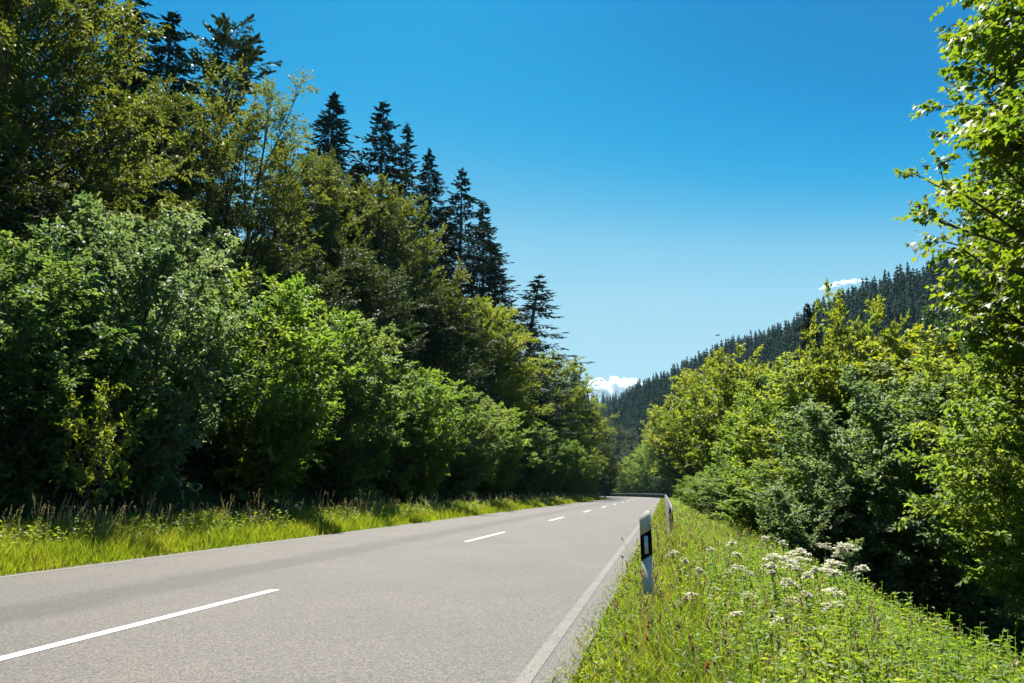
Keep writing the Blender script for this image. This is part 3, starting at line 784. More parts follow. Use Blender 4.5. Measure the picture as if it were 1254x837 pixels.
# ------------------------------------------------------------------ right side
G4 = "shrubs and trees lining the right verge"
HIGH = make_broadleaf("hazel_high", 14, H=7.0, R=2.6, base=0.40, n1=60, n2=9, n3=8, n4=9, leaf=0.125, l2=0.95, l3=0.42, stems=2, rise=0.10, peak=0.5)
for i, (px, py, s, pr, mt, wid, lab) in enumerate([
    (1265, 400, 11.6, HIGH, 'leaf_fresh', 260, "large green tree at the right picture edge under the maple"),
    (1180, 425, 13.2, HIGH, 'leaf_fresh', 230, "green tree between the silvery shrub and the right picture edge"),
    (1085, 450, 10.6, BUSH[1], 'leaf_silver', 210, "dark glossy shrub with silvery flashing leaves beside the white flowers"),
    (1038, 355, 12.5, BUSH[2], 'leaf_yellow', 120, "slender yellow tipped young tree rising above the right hand shrubs"),
    (1120, 408, 14.5, BUSH[0], 'leaf_yellow', 200, "yellow green shrub behind the silvery shrub"),
    (985, 440, 10.6, BUSH[0], 'leaf_fresh', 150, "fresh green shrub left of the slender young tree"),
    (940, 475, 9.8, BUSH[1], 'leaf_fresh', 120, "dense green shrub in front of the tall yellow green tree"),
    (902, 430, 10.6, BUSH[1], 'leaf_yellow', 120, "tall yellow green tree, highest of the receding right hand row"),
    (865, 452, 9.8, BUSH[0], 'leaf_yellow', 90, "yellowish tree left of the tallest one in the right hand row"),
    (838, 480, 9.2, BUSH[2], 'leaf_yellow', 75, "rounded yellowish tree above the start of the right verge"),
    (822, 510, 8.6, BUSH[0], 'leaf_fresh', 50, "green tree over the far crash barrier on the right")]):
    by_offset(pr, "roadside_tree", px, py, s, lab, "tree", mt, wid, G4)
for i, (px, py, Yd, pr, mt, wid, lab) in enumerate([
    (905, 565, 27, BUSH[2], 'leaf_hazel', 95, "low bush at the edge of the right verge below the tall yellow green tree"),
    (955, 560, 20.5, BUSH[0], 'leaf_fresh', 125, "low bright bush left of the silvery shrub at the verge"),
    (872, 575, 38, BUSH[1], 'leaf_fresh', 60, "low light green bush further along the right verge"),
    (1015, 565, 17.5, BUSH[1], 'leaf_silver', 140, "low glossy bush behind the white flowers"),
    (850, 582, 55, BUSH[0], 'leaf_fresh', 40, "small bush beside the far part of the right verge")]):
    by_depth(pr, "roadside_bush", px, py, Yd, lab, "bush", mt, wid, "low bushes along the right verge")
# far end behind the bend
for i, (px, py, Yd, pr, mt, wid, lab) in enumerate([
    (812, 560, 175, TREE[0], 'leaf_dark', 0.9, "small dark tree right behind the crash barrier at the bend"),
    (800, 528, 205, TREE[1], 'leaf_fresh', 1.0, "green tree right of the bend behind the barrier"),
    (785, 545, 215, TREE[0], 'leaf_fresh', 1.0, "green tree in the middle behind the bend"),
    (770, 560, 225, TREE[1], 'leaf_yellow', 1.1, "yellowish low tree behind the bend"),
    (757, 570, 240, TREE[0], 'leaf_fresh', 1.2, "lowest light green tree behind the left end of the barrier"),
    (748, 560, 262, TREE[1], 'leaf_dark', 1.0, "dark tree beside the left wood behind the bend"),
    (812, 505, 240, TREE[1], 'leaf_yellow', 1.0, "taller pale tree behind the right hand row at the bend"),
    (762, 522, 330, TREE[1], 'leaf_dark', 1.2, "dull green broadleaf tree at the foot of the wooded hill"),
    (777, 540, 300, TREE[0], 'leaf_dark', 1.2, "dark broadleaf tree at the foot of the wooded hill beside the dull green one")]):
    by_depth(pr, "distant_tree", px, py, Yd, lab, "tree", mt, wid, "trees behind the road bend")
by_depth(SPR[0], "spruce_tree", 988, 372, 62, "dark spruce rising behind the right hand shrubs", "tree", None, 1.35)

# overhanging maple and the finer leaved tree behind it
MAPLE_T = make_broadleaf("maple", 41, H=11.0, R=2.75, base=0.28, n1=130, n2=10, n3=6, n4=7, leaf=0.105, l2=0.65, l3=0.40, stems=1, rise=0.12,
                         peak=0.5, lump=0.15, kind='maple', droop=0.45, jit=0.35, outw=0.6, flat=0.2)
plant(MAPLE_T, "maple_tree", 11.05, 8.4, 15.8, "near maple with large lobed yellow green leaves hanging in from the right", "tree", 'leaf_maple', rz=0.4)
plant(MAPLE_T, "maple_tree", 12.1, 11.4, 15.5, "second maple close behind the near one at the right picture edge", "tree", 'leaf_maple', rz=2.6)
plant(MAPLE_T, "maple_tree", 15.0, 15.2, 14.0, "third maple, furthest back, behind the other two at the right edge", "tree", 'leaf_maple', rz=4.4)
by_depth(TREE[0], "ash_tree", 1235, 150, 19, "dark fine leaved tree behind the near maple on the right", "tree", 'leaf_ash', 185)

SAP = make_broadleaf("sapling", 15, H=3.2, R=1.0, base=0.50, n1=9, n2=6, n3=5, n4=7, leaf=0.12, l2=0.55, l3=0.30, stems=2, rise=0.25, peak=0.4, lump=0.6)
by_offset(SAP, "young_tree", 135, 462, -6.3, "small bright yellow green sapling against the dark base of the left shrubs", "sapling", 'leaf_yellow', 75)

# ------------------------------------------------------------------ grass and herbs
def blades(n, S, T, Hh, Wd, lean=0.35, seed=0, tilt=None, tintlo=0.0, tinthi=0.8):
    rng = np.random.RandomState(seed)
    Px = np.array([road_pt(t, s) for t, s in zip(T, S)]) if n < 1 else None
    P2 = A0[None] + D0[None] * T[:, None] + np.array([D0[1], -D0[0]])[None] * S[:, None]
    z = ground_z(P2[:, 0], P2[:, 1]); P = np.stack([P2[:, 0], P2[:, 1], z - 0.01], 1)
    a = rng.rand(n) * 2 * pi; fw = rng.rand(n) * 2 * pi
    wd = np.stack([np.cos(fw), np.sin(fw), 0 * fw], 1) * Wd[:, None] * 0.5
    ln = np.stack([np.cos(a), np.sin(a), 0 * a], 1) * (Hh * lean * (0.3 + rng.rand(n)))[:, None]
    up = np.array([0, 0, 1.0]) * Hh[:, None]
    M1 = P + up * 0.55 + ln * 0.35; Tp = P + up * (1 - 0.15 * rng.rand(n))[:, None] + ln * 1.2
    V = np.stack([P - wd, P + wd, M1 + wd * 0.8, M1 - wd * 0.8, Tp], 1).reshape(-1, 3)
    b = (np.arange(n) * 5)[:, None]
    q = np.concatenate([b + 0, b + 1, b + 2, b + 3], 1); tr = np.concatenate([b + 3, b + 2, b + 4], 1)
    tint = np.repeat(tintlo + (tinthi - tintlo) * rng.rand(n) ** 1.5, 5)
    return V, q, tr, tint
def grass_object(name, sets, mat, label, kind="stuff"):
    Vs, Q, Tr, Ti = [], [], [], []; off = 0
    for V, q, tr, ti in sets:
        Vs.append(V); Q.append(q + off); Tr.append(tr + off); Ti.append(ti); off += len(V)
    me = mesh_np(name, np.concatenate(Vs), [np.concatenate(Q), np.concatenate(Tr)], attrs={'tint': np.concatenate(Ti)}, mats=[mat])
    return tag(link(name, me), label, "grass" , kind=kind)
rs = np.random.RandomState(77)
def ts_sample(n, t0, t1, s0, s1, p=2.0):
    """stations thinning out with distance"""
    u = rs.rand(n)
    T = t0 * (t1 / t0) ** u if abs(p - 1) < 1e-6 else (t0 ** (1 - p) + u * (t1 ** (1 - p) - t0 ** (1 - p))) ** (1 / (1 - p))
    return T, rs.uniform(s0, s1, n)
# left strip
sets = []
n = 84000; T, S = ts_sample(n, 7, 118, -7.4, -4.52, 1.8)
e = np.clip((-S - 4.5) / 0.5, 0, 1)
hh = (0.10 + 0.26 * e + 0.18 * np.clip((-S - 5.3), 0, 1)) * rs.uniform(0.6, 1.25, n); ww = 0.007 + 0.0006 * T
sets.append(blades(n, S, T, hh * 1.15, ww * 0.8, 0.35, 1, tinthi=0.85))
grass_object("left_grass_strip", sets, M['grass'], "bright sunlit yellow green grass strip between road and left shrubs")
# right verge
sets = []
n = 108000; T, S = ts_sample(n, 2.5, 150, 3.84, 9.2, 1.7); S = np.where(T < 13, 3.84 + (S - 3.84) * 0.59, S)
hh = (0.05 + 0.20 * np.clip((S - 3.9) / 0.9, 0, 1) + 0.17 * np.clip((S - 5.5) / 2, 0, 1)) * rs.uniform(0.6, 1.6, n); ww = 0.0045 + 0.0007 * T
sets.append(blades(n, S, T, hh, ww, 0.6, 2, tinthi=0.95))
n = 3500; T = rs.uniform(11.6, 14.6, n) ; S = rs.uniform(8.4, 11.4, n)
sets.append(blades(n, S, T, rs.uniform(.12, .3, n), np.full(n, 0.012), 0.6, 22, tinthi=0.8))
n = 12000; T = rs.uniform(2.5, 30, n); S = rs.uniform(6.7, 16, n)
sets.append(blades(n, S, T, rs.uniform(.10, .28, n), np.full(n, 0.016), 0.7, 23, tinthi=0.6))
grass_object("right_verge_grass", sets, M['grass'], "rough sunlit grass of the right verge round the marker post")

def herbs(n, S, T, Hh, seed, nl=12, leaf=0.045, lw=0.55):
    rng = np.random.RandomState(seed)
    P2 = A0[None] + D0[None] * T[:, None] + np.array([D0[1], -D0[0]])[None] * S[:, None]
    z = ground_z(P2[:, 0], P2[:, 1]); P = np.stack([P2[:, 0], P2[:, 1], z], 1)
    lean = rng.randn(n, 3) * 0.14; lean[:, 2] = 1; lean = norm(lean)
    m = n * nl; pi_ = np.repeat(np.arange(n), nl)
    t = np.tile((np.arange(nl) + 0.6) / nl, n)
    az = np.tile(np.arange(nl) * 2.2, n) + np.repeat(rng.rand(n) * 6.28, nl)
    B = P[pi_] + lean[pi_] * (Hh[pi_] * (0.18 + 0.82 * t))[:, None]
    ax = norm(np.stack([np.cos(az), np.sin(az), rng.uniform(-0.15, 0.8, m)], 1))
    nr = norm(np.array([0, 0, 1.0]) + rng.randn(m, 3) * 0.35); nr = norm(nr - ax * np.sum(nr * ax, 1, keepdims=True))
    sc = (1 + 0.03 * T)[pi_]
    L = leaf * sc * (0.6 + 0.9 * rng.rand(m)) * (1.25 - 0.6 * t)
    tint = np.clip(np.repeat(rng.rand(n) ** 1.3, nl) * 0.75 + rng.rand(m) * 0.25, 0, 1)
    V, tr, ti = leaf_faces(B, ax, nr, L, L * lw, tint)
    # stems as slim crossed blades
    wd = np.stack([np.full(n, 0.0022), np.zeros(n), np.zeros(n)], 1) * (1 + 0.05 * T)[:, None]
    tp = P + lean * Hh[:, None]
    SV = np.stack([P - wd, P + wd, tp + wd * .5, tp - wd * .5], 1).reshape(-1, 3)
    sq = np.arange(n * 4).reshape(n, 4)
    return V, tr, ti, SV, sq
def herb_object(name, args_list, mat, label):
    Vs, Q, Tr, Ti = [], [], [], []; off = 0
    for a in args_list:
        V, tr, ti, SV, sq = herbs(*a)
        Vs += [V, SV]; Tr.append(tr + off); off += len(V); Q.append(sq + off); off += len(SV); Ti += [ti, np.full(len(SV), 0.5)]
    me = mesh_np(name, np.concatenate(Vs), [np.concatenate(Q), np.concatenate(Tr)], attrs={'tint': np.concatenate(Ti)}, mats=[mat])
    return tag(link(name, me), label, "herbs", kind="stuff")
n = 5600; T, S = ts_sample(n, 2.6, 26, 4.05, 8.6, 1.2); S = np.where(T < 13, 4.05 + (S - 4.05) * 0.63, S)
H1 = (0.09 + 0.20 * np.clip((S - 4.1) / 1.2, 0, 1) + 0.30 * np.clip((S - 5.4) / 1.5, 0, 1)) * rs.uniform(0.55, 1.3, n)
n2 = 2300; T2, S2 = ts_sample(n2, 2.6, 12, 5.4, 6.95, 1.0); S2 = 6.95 - (6.95 - S2) * rs.uniform(0.5, 1.5, n2)
H2 = rs.uniform(0.35, 0.75, n2)
n3 = 2600; T3, S3 = ts_sample(n3, 24, 110, 4.8, 9.0, 1.6)
H3 = rs.uniform(0.15, 0.5, n3)
herb_object("right_herbs", [(n, S, T, H1, 5, 13, 0.036), (n2, S2, T2, H2, 6, 20, 0.040, 0.42), (n3, S3, T3, H3, 7, 10, 0.05)], M['herb'], "mixed leafy weeds covering the right verge and its bank")
n = 2600; T, S = ts_sample(n, 8, 110, -7.3, -5.3, 1.5)
herb_object("left_herbs", [(n, S, T, rs.uniform(0.25, 0.75, n), 8, 12, 0.06)], M['herb'], "leafy weeds at the back of the left grass strip")

def seed_grass(n, T, S, Hh, seed, headlen=0.16, hw=0.02, nk=16):
    rng = np.random.RandomState(seed)
    P2 = A0[None] + D0[None] * T[:, None] + np.array([D0[1], -D0[0]])[None] * S[:, None]
    z = ground_z(P2[:, 0], P2[:, 1]); P = np.stack([P2[:, 0], P2[:, 1], z], 1)
    d = rng.randn(n, 3) * 0.16; d[:, 2] = 1; d = norm(d)
    bend = rng.randn(n, 3) * 0.22; bend[:, 2] = 0
    mid = P + d * (Hh * 0.55)[:, None]; tp = P + d * Hh[:, None] + bend * Hh[:, None] * 0.35
    wd = np.stack([np.full(n, 0.0017), np.zeros(n), np.zeros(n)], 1) * (1 + 0.07 * T)[:, None]
    V0 = np.stack([P - wd, P + wd, mid + wd, mid - wd, tp + wd * .6, tp - wd * .6], 1).reshape(-1, 3)
    b = (np.arange(n) * 6)[:, None]; q = np.concatenate([np.concatenate([b, b+1, b+2, b+3], 1), np.concatenate([b+3, b+2, b+4, b+5], 1)])
    m = n * nk; i = np.repeat(np.arange(n), nk); t = np.tile(np.arange(nk) / nk, n)
    dirt = norm(tp - mid)
    B = tp[i] - dirt[i] * (headlen * (1 - t) * (Hh[i] / 0.9))[:, None]
    ax = norm(dirt[i] + rng.randn(m, 3) * 0.33); nr = norm(rng.randn(m, 3)); nr = norm(nr - ax * np.sum(nr * ax, 1, keepdims=True))
    L = np.full(m, 0.028) * (1 + 0.025 * T[i]) * rng.uniform(.7, 1.3, m)
    V, tr, ti = leaf_faces(B, ax, nr, L, L * 0.38, 0.2 + 0.6 * rng.rand(m))
    return V0, q, V, tr, ti
def seed_object(name, lst, mat, label):
    Vs, Q, Tr, Ti = [], [], [], []; off = 0
    for a in lst:
        V0, q, V, tr, ti = seed_grass(*a)
        Vs += [V0, V]; Q.append(q + off); off += len(V0); Tr.append(tr + off); off += len(V); Ti += [np.full(len(V0), 0.3), ti]
    me = mesh_np(name, np.concatenate(Vs), [np.concatenate(Q), np.concatenate(Tr)], attrs={'tint': np.concatenate(Ti)}, mats=[mat])
    return tag(link(name, me), label, "grass", kind="stuff")
n = 900; T, S = ts_sample(n, 8, 112, -6.9, -5.2, 1.3); T += 1.2 * np.sin(T * 1.3) * rs.rand(n)
T1, S1 = ts_sample(180, 8, 80, -6.6, -5.6, 1.2)
seed_object("left_tall_grass", [(n, T, S, rs.uniform(0.5, 1.0, n), 9), (180, T1, S1, rs.uniform(.8, 1.25, 180), 10)], M['straw'], "tall brownish seeding grasses at the back of the left strip")
n = 620; T, S = ts_sample(n, 4.8, 40, 4.3, 7.4, 1.1)
T1, S1 = ts_sample(12, 6.5, 14, 3.98, 4.2, 1.0)
seed_object("right_tall_grass", [(n, T, S, rs.uniform(0.3, 0.7, n), 11, 0.10, 0.02, 10), (5, T1[:5], S1[:5], rs.uniform(.35, .55, 5), 12, 0.07, 0.02, 9)], M['straw'], "dry seeding grass stalks scattered over the right verge")
n = 70; T, S = ts_sample(n, 3.2, 14, 4.2, 6.0, 1.2)
seed_object("dock_seed_stalks", [(n, T, S, rs.uniform(0.15, 0.38, n), 13, 0.14)], M['rust'], "small reddish brown seed stalks among the right verge grass")

# ------------------------------------------------------------------ white umbel flowers
def umbel_plant(x, y, z, H, R, seed, label, group):
    rng = np.random.RandomState(seed)
    root = empty("umbel_flower", (x, y, z)); tag(root, label, "wildflower", group)
    lx, ly = rng.randn(2) * 0.04
    tp = np.array([lx * 2, ly * 2, H])
    b = MB(); b.tube([(0, 0, -0.03), (lx * .6, ly * .6, H * 0.5), tuple(tp - [0, 0, R * 0.55])], [0.006, 0.005, 0.0035], 5)
    cen = []
    nr_ = 15; tl = rng.randn(2) * 0.22
    c0 = tp - np.array([0, 0, R * 0.55])
    for k in range(nr_):
        rr = R * math.sqrt((k + 0.5) / nr_); a = k * 2.4
        c = tp + np.array([rr * cos(a), rr * sin(a), -0.55 * rr * rr / R + rr * cos(a) * tl[0] + rr * sin(a) * tl[1] + rng.randn() * 0.010]); cen.append(c)
        b.tube([c0, (c0 + c) / 2 + [0, 0, -0.006], c], 0.0016, 3)
    link("stem", b.mesh("stem", M['stem']), root)
    cen = np.array(cen); nf = 15; m = len(cen) * nf
    P = np.repeat(cen, nf, 0) + rng.randn(m, 3) * np.array([R * 0.13, R * 0.13, 0.004])
    a = rng.rand(m) * 6.28
    ax = norm(np.stack([np.cos(a), np.sin(a), rng.uniform(-.2, .5, m)], 1)); nr = norm(np.array([0, 0, 1.0]) + rng.randn(m, 3) * 0.5); nr = norm(nr - ax * np.sum(nr * ax, 1, keepdims=True))
    L = np.full(m, 0.016) * (0.8 + 0.5 * rng.rand(m)) * (1 + R * 2)
    V, tr, ti = leaf_faces(P, ax, nr, L, L * 0.9, rng.rand(m))
    link("umbel", mesh_np("umbel", V, [tr], attrs={'tint': ti}, mats=[M['umbel']]), root)
    k = 12
    t = rng.uniform(.1, .7, k); az = rng.rand(k) * 6.28
    P = np.stack([lx * t, ly * t, H * t], 1); ax = norm(np.stack([np.cos(az), np.sin(az), rng.uniform(0, .6, k)], 1))
    nr = norm(np.array([0, 0, 1.0]) + rng.randn(k, 3) * 0.3); nr = norm(nr - ax * np.sum(nr * ax, 1, keepdims=True))
    L = rng.uniform(0.06, 0.13, k); V, tr, ti = leaf_faces(P, ax, nr, L, L * 0.45, rng.rand(k) * .5)
    link("leaves", mesh_np("leaves", V, [tr], attrs={'tint': ti}, mats=[M['herb']]), root)
UG = "white umbel flowers on the right verge"
small = "small white umbel flower among the verge grass"
FL = [(838, 676, 8.6, 0.055, "flat white umbel standing alone right of the marker post"),
      (818, 729, 6.7, 0.055, "white umbel close to the foot of the marker post"),
      (885, 664, 9.0, 0.05, "white umbel highest of the loose group left of the big cluster"),
      (880, 673, 8.6, 0.03, "small low umbel just left of the highest one in the loose group"), (841, 686, 8.4, 0.035, "small umbel by the flat white umbel near the post"), (857, 697, 7.8, 0.03, "tiny umbel midway between post foot and loose group"), (868, 699, 7.8, 0.03, "tiny umbel touching the one midway beside the post"),
      (897, 677, 8.4, 0.04, "small umbel right below the loose group"), (914, 694, 7.2, 0.05, "white umbel in the open grass left of the big cluster"), (927, 704, 7.0, 0.03, "tiny umbel between the open grass umbel and the big cluster"), (909, 727, 6.2, 0.045, "low umbel in the grass below the open grass one"),
      (917, 751, 5.6, 0.035, "small umbel low down, left of the lowest ones"), (949, 731, 6.0, 0.055, "white umbel on a long stem below the big cluster"),
      (960, 761, 5.4, 0.045, "lowest left umbel near the picture bottom below the long stemmed one"), (948, 701, 6.8, 0.03, "small umbel tucked left of the big cluster"), (935, 748, 5.8, 0.025, "tiny low umbel below the long stemmed one"),
      (954, 690, 6.6, 0.055, "left hand white umbel at the foot of the big cluster"),
      (963, 679, 6.7, 0.075, "broad white umbel at the upper left of the big cluster"),
      (978, 674, 6.8, 0.09, "largest umbel of the big cluster, domed and creamy"),
      (985, 684, 6.4, 0.07, "white umbel at the right side of the big cluster"),
      (974, 690, 6.2, 0.06, "white umbel low in the middle of the big cluster"),
      (966, 711, 5.8, 0.055, "flat white umbel just below the big cluster"),
      (979, 703, 6.0, 0.035, "small umbel under the right side of the big cluster"), (949, 659, 8.6, 0.04, "small distant umbel above the big cluster beside the bush"), (955, 664, 8.4, 0.035, "second small distant umbel above the big cluster"),
      (1016, 667, 7.2, 0.05, "white umbel between the big cluster and the tallest flower"),
      (1049, 667, 6.8, 0.085, "tallest flower, wide dusty white umbel against the dark shade"),
      (1035, 674, 6.9, 0.055, "white umbel tucked under the left of the tallest flower"),
      (1025, 688, 6.3, 0.080, "broad white umbel right of the big cluster"),
      (1042, 699, 6.0, 0.055, "white umbel below the broad one at right"),
      (1022, 721, 5.6, 0.060, "fluffy white umbel on the lower right of the flower group"),
      (1014, 738, 5.3, 0.065, "lowest wide white umbel of the right flower group"),
      (1000, 729, 5.5, 0.04, "small umbel left of the lowest wide umbel"), (1065, 694, 6.4, 0.045, "pinkish white umbel at the far right of the flowers"),
      (1008, 699, 6.0, 0.03, "tiny umbel under the broad right hand umbel"), (996, 697, 6.1, 0.03, "tiny umbel between the big cluster and the broad right hand umbel")]
for i, (px, py, Yd, R, lab) in enumerate(FL):
    w = at(px, py, Yd); z = gz(w[0], Yd)
    umbel_plant(w[0], Yd, z, max(0.25, w[2] - z), R * 1.15, 100 + i, lab or small, UG)

# ------------------------------------------------------------------ wooded hills
def loft(name, foot, ridge, back, n=90, mrows=26, seed=0, amp=6.0):
    rng = np.random.RandomState(seed)
    foot, ridge, back = map(np.array, (foot, ridge, back))
    u = np.linspace(0, 1, n); k = np.linspace(0, 1, len(foot))
    fi = np.stack([np.interp(u, k, foot[:, j]) for j in range(3)], 1)
    ri = np.stack([np.interp(u, k, ridge[:, j]) for j in range(3)], 1)
    bi = np.stack([np.interp(u, k, back[:, j]) for j in range(3)], 1)
    V = []
    for j in range(mrows):
        v = j / (mrows - 1)
        if v <= 0.7:
            w = v / 0.7; P = fi + (ri - fi) * w
        else:
            w = (v - 0.7) / 0.3; P = ri + (bi - ri) * w
        P = P.copy(); P[:, 2] += amp * np.sin(u * 23 + v * 9) * np.sin(v * 7 + u * 5) * np.sin(pi * min(1, v / 0.7)) * 0.5
        V.append(P)
    V = np.array(V)
    I = np.arange(mrows * n).reshape(mrows, n)
    Fq = np.stack([I[:-1, :-1], I[:-1, 1:], I[1:, 1:], I[1:, :-1]], -1).reshape(-1, 4)
    return V, link(name, mesh_np(name, V.reshape(-1, 3), [Fq], mats=[M['soil']], smooth=True))
def P3(px, py, Yd): return at(px, py, Yd)
ridge = [P3(722, 560, 620), P3(745, 520, 640), P3(770, 497, 640), P3(800, 478, 620), P3(860, 448, 580), P3(940, 421, 530), P3(1010, 392, 480), P3(1070, 371, 440), P3(1130, 350, 400), P3(1200, 318, 370), P3(1300, 280, 340)]
foot = [P3(700, 612, 420), P3(730, 612, 400), P3(760, 612, 380), P3(790, 612, 360), P3(850, 614, 320), P3(930, 616, 280), P3(1010, 620, 240), P3(1080, 622, 210), P3(1150, 625, 190), P3(1230, 630, 170), P3(1340, 635, 150)]
back = [np.array([r[0] * 1.3, r[1] * 1.45, -4]) for r in ridge]
V1, hill1 = loft("hillside", foot, ridge, back, seed=1)
tag(hill1, "steep wooded hillside rising to the right behind the shrubs", kind="structure")
ridge2 = [P3(560, 470, 1150), P3(640, 485, 1120), P3(700, 487, 1100), P3(735, 492, 1080), P3(765, 492, 1060), P3(800, 488, 1060), P3(860, 470, 1060), P3(940, 460, 1060)]
foot2 = [P3(480, 612, 760), P3(600, 612, 740), P3(690, 612, 720), P3(735, 612, 700), P3(765, 612, 690), P3(820, 612, 690), P3(880, 612, 690), P3(960, 612, 690)]
back2 = [np.array([r[0] * 1.3, r[1] * 1.45, -4]) for r in ridge2]
V2, hill2 = loft("distant_hill", foot2, ridge2, back2, seed=2)
tag(hill2, "far bluish wooded hill closing the valley", kind="structure")

FS = [far_spruce_arrays(51), far_spruce_arrays(52, R=3.8), far_spruce_arrays(53, R=5.2)]
FM = [mesh_np("hill_spruce", V, [T], attrs={'tint': I}, mats=[M['needle_far']]) for V, T, I in FS]
def scatter(Vg, step, seed, vmax=0.76):
    rng = np.random.RandomState(seed); m_, n_, _ = Vg.shape; pts = []
    rows = int(m_ * vmax)
    for j in np.arange(0, rows - 1, 0.34):
        j0 = int(j); fj = j - j0
        line = Vg[j0] * (1 - fj) + Vg[j0 + 1] * fj
        seg = np.linalg.norm(np.diff(line, axis=0), axis=1); cum = np.concatenate([[0], np.cumsum(seg)])
        d = np.arange(rng.rand() * step, cum[-1], step) + rng.randn(len(np.arange(rng.rand() * 0, 1, 1))) * 0
        d = d + rng.uniform(-0.45, 0.45, len(d)) * step; d = np.clip(d, 0, cum[-1])
        q = np.stack([np.interp(d, cum, line[:, a]) for a in range(3)], 1)
        q[:, :2] += rng.randn(len(q), 2) * 1.3
        pts.append(q)
    return np.concatenate(pts)
def pxy(P):
    z = P[:, 2] - EYE; f = P[:, 1] * cos(PITCH) + z * sin(PITCH); u = -P[:, 1] * sin(PITCH) + z * cos(PITCH)
    return 627 + F * P[:, 0] / f, 418.5 - F * u / f
# skyline of what stands before the hill, in degrees of the valley seen from the road: used only to skip trees nobody can see
hx = [700, 725, 745, 790, 812, 850, 900, 960, 1000, 1040, 1100, 1160, 1300]; hy = [520, 580, 590, 575, 540, 500, 460, 450, 450, 450, 460, 480, 560]
pts = scatter(V1, 5.6, 61)
tp = pts + np.array([0, 0, 24.0]); X_, Y_ = pxy(tp)
vis = (X_ > 690) & (X_ < 1250) & (Y_ < np.interp(X_, hx, hy) + 14)
pts = pts[vis]; X_ = X_[vis]
rng = np.random.RandomState(62)
hs_ = rng.uniform(0.66, 1.0, len(pts)) + 0.14 * np.sin(pts[:, 0] * 0.05) * np.sin(pts[:, 1] * 0.04)
dist = np.linalg.norm(pts, axis=1) / hs_
order = np.argsort(dist); near_i = order[:300]; far_i = order[300:]
for i in near_i:
    o = link("hill_spruce_tree", FM[rng.randint(3)])
    P = pts[i]; o.location = (P[0], P[1], P[2] - 1.5); o.rotation_euler = (0, 0, rng.rand() * 6.28); k = hs_[i]; o.scale = (k * 1.05, k * 1.05, k)
    tag(o, "dark green spruce standing in the dense wood on the right hand hillside", "tree", "spruces on the right hand hillside")
def forest_mass(name, pts, sc, label, seed, mat):
    rng = np.random.RandomState(seed); Vs, Ts, Is = [], [], []; off = 0
    for P, k in zip(pts, sc):
        V, T, I = FS_L[rng.randint(3)]
        a = rng.rand() * 6.28; Rm = np.array([[cos(a), -sin(a), 0], [sin(a), cos(a), 0], [0, 0, 1]])
        Vs.append(V @ Rm.T * k + P - np.array([0, 0, 1.5])); Ts.append(T + off); off += len(V); Is.append(np.clip(I * 0.6 + rng.rand() * 0.4, 0, 1))
    return tag(link(name, mesh_np(name, np.concatenate(Vs), [np.concatenate(Ts)], attrs={'tint': np.concatenate(Is)}, mats=[mat])), label, "forest", kind="stuff")
FS_L = [far_spruce_arrays(71, tiers=10, nb=7), far_spruce_arrays(72, R=4.4, tiers=10, nb=7), far_spruce_arrays(73, R=5.4, tiers=9, nb=7)]
forest_mass("hillside_forest", pts[far_i], hs_[far_i], "dense spruce wood covering the upper part of the right hand hillside", 63, M['needle_far'])
pts2 = scatter(V2, 10.0, 64)
X_, Y_ = pxy(pts2 + np.array([0, 0, 20.0])); vis = (X_ > 690) & (X_ < 850) & (Y_ < 575)
pts2 = pts2[vis]
forest_mass("distant_forest", pts2, rng.uniform(0.6, 1.1, len(pts2)), "far bluish forest on the distant hill below the white cloud", 65, M['needle_far'])
print("hill trees", len(near_i), len(far_i), len(pts2))

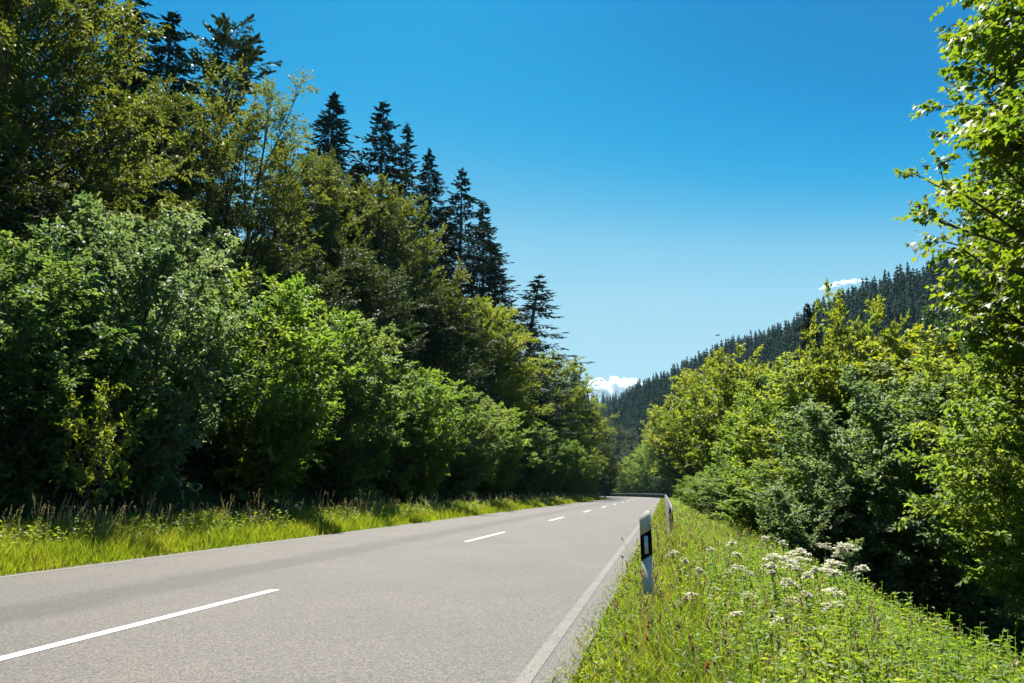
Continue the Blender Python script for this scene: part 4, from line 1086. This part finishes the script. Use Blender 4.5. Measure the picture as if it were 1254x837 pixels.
# ------------------------------------------------------------------ clouds and a bird
m, nt, out = new_mat("cloud")
pv = nt.nodes.new("ShaderNodeVolumePrincipled")
pv.inputs['Color'].default_value = (1, 1, 1, 1); pv.inputs['Density'].default_value = 0.03; pv.inputs['Anisotropy'].default_value = 0.2
nt.links.new(pv.outputs[0], out.inputs['Volume'])
M['cloud'] = m
def cloud(name, puffs, Yd, label, seed, flat=0.75):
    import bmesh
    rng = random.Random(seed); bm = bmesh.new()
    cx = at(sum(p[0] for p in puffs) / len(puffs), puffs[0][1], Yd)
    for (px, py, r) in puffs:
        c = at(px, py, Yd); R_ = r * Yd / F
        for k in range(11):
            rr = R_ * rng.uniform(0.5, 0.9)
            off = (rng.uniform(-1, 1) * R_ * 0.8, rng.uniform(-1, 1) * R_, rng.uniform(-0.55, 0.75) * R_ * flat)
            res = bmesh.ops.create_icosphere(bm, subdivisions=3, radius=rr)
            ph = [rng.uniform(0, 6) for _ in range(6)]
            for v in res['verts']:
                n = v.co.normalized()
                q = 1 + 0.16 * sin(n.x * 5 + ph[0]) * sin(n.y * 6 + ph[1]) * sin(n.z * 5 + ph[2]) + 0.09 * sin(n.x * 13 + ph[3]) * sin(n.z * 12 + ph[4]) * sin(n.y * 14 + ph[5])
                v.co = n * rr * q; v.co.z *= flat
                v.co.x += c[0] - cx[0] + off[0]; v.co.y += off[1]; v.co.z += c[2] - cx[2] + off[2]
    me = bpy.data.meshes.new(name); bm.to_mesh(me); bm.free(); me.materials.append(m)
    for p_ in me.polygons: p_.use_smooth = True
    o = link(name, me, loc=(cx[0], Yd, cx[2])); tag(o, label, "cloud", kind="structure")
cloud("cloud", [(727, 472, 6), (738, 469, 7), (750, 467, 7), (762, 469, 6), (774, 469, 6), (786, 471, 5), (757, 476, 9), (735, 479, 9), (778, 478, 9), (725, 482, 9), (750, 484, 10), (770, 486, 10)], 3500, "small bright white cloud low over the far hill in the valley gap", 3)
cloud("cloud", [(1008, 354, 3.5), (1016, 351, 5), (1026, 348, 6), (1036, 346, 6), (1047, 345, 4.5), (1057, 344, 3)], 3500, "thin white cloud wisp just above the wooded ridge at right", 4, flat=0.4)
b = MB()
b.tube([(-0.25, 0, 0), (-0.1, 0, 0.01), (0.1, 0, 0.02), (0.22, 0, 0.03)], [0.01, 0.05, 0.045, 0.012], 6)
bird = empty("bird", tuple(at(879, 411, 60))); tag(bird, "tiny dark bird flying in the clear sky left of the ridge", "bird")
dk = simple_mat("dark_feathers", (0.03, 0.03, 0.03), 0.7)
link("body", b.mesh("body", dk), bird)
for sgn in (-1, 1):
    b = MB(); b.add([(0.02, 0, 0.02), (0.10, 0, 0.02), (0.0, sgn * 0.22, 0.10), (-0.10, sgn * 0.42, 0.06), (-0.04, sgn * 0.2, 0.085), (0.02, 0, 0.03), (0.10, 0, 0.03), (0.0, sgn * 0.22, 0.11)], [(0, 1, 2, 4), (4, 2, 3), (5, 6, 7, 4)])
    link("wing", b.mesh("wing", dk), bird)

# ------------------------------------------------------------------ haze
b = MB(); b.box((100, 600, 150), (2400, 2300, 320)); 
m = bpy.data.materials.new("haze"); m.use_nodes = True; nt = m.node_tree; nt.nodes.clear()
out = nt.nodes.new("ShaderNodeOutputMaterial"); pv = nt.nodes.new("ShaderNodeVolumePrincipled")
pv.inputs['Color'].default_value = (0.45, 0.75, 1.0, 1); pv.inputs['Density'].default_value = 0.00005
pv.inputs['Anisotropy'].default_value = 0.3
nt.links.new(pv.outputs[0], out.inputs['Volume'])
hz = link("haze", b.mesh("haze", m)); tag(hz, "thin pale blue summer haze filling the valley", kind="stuff")
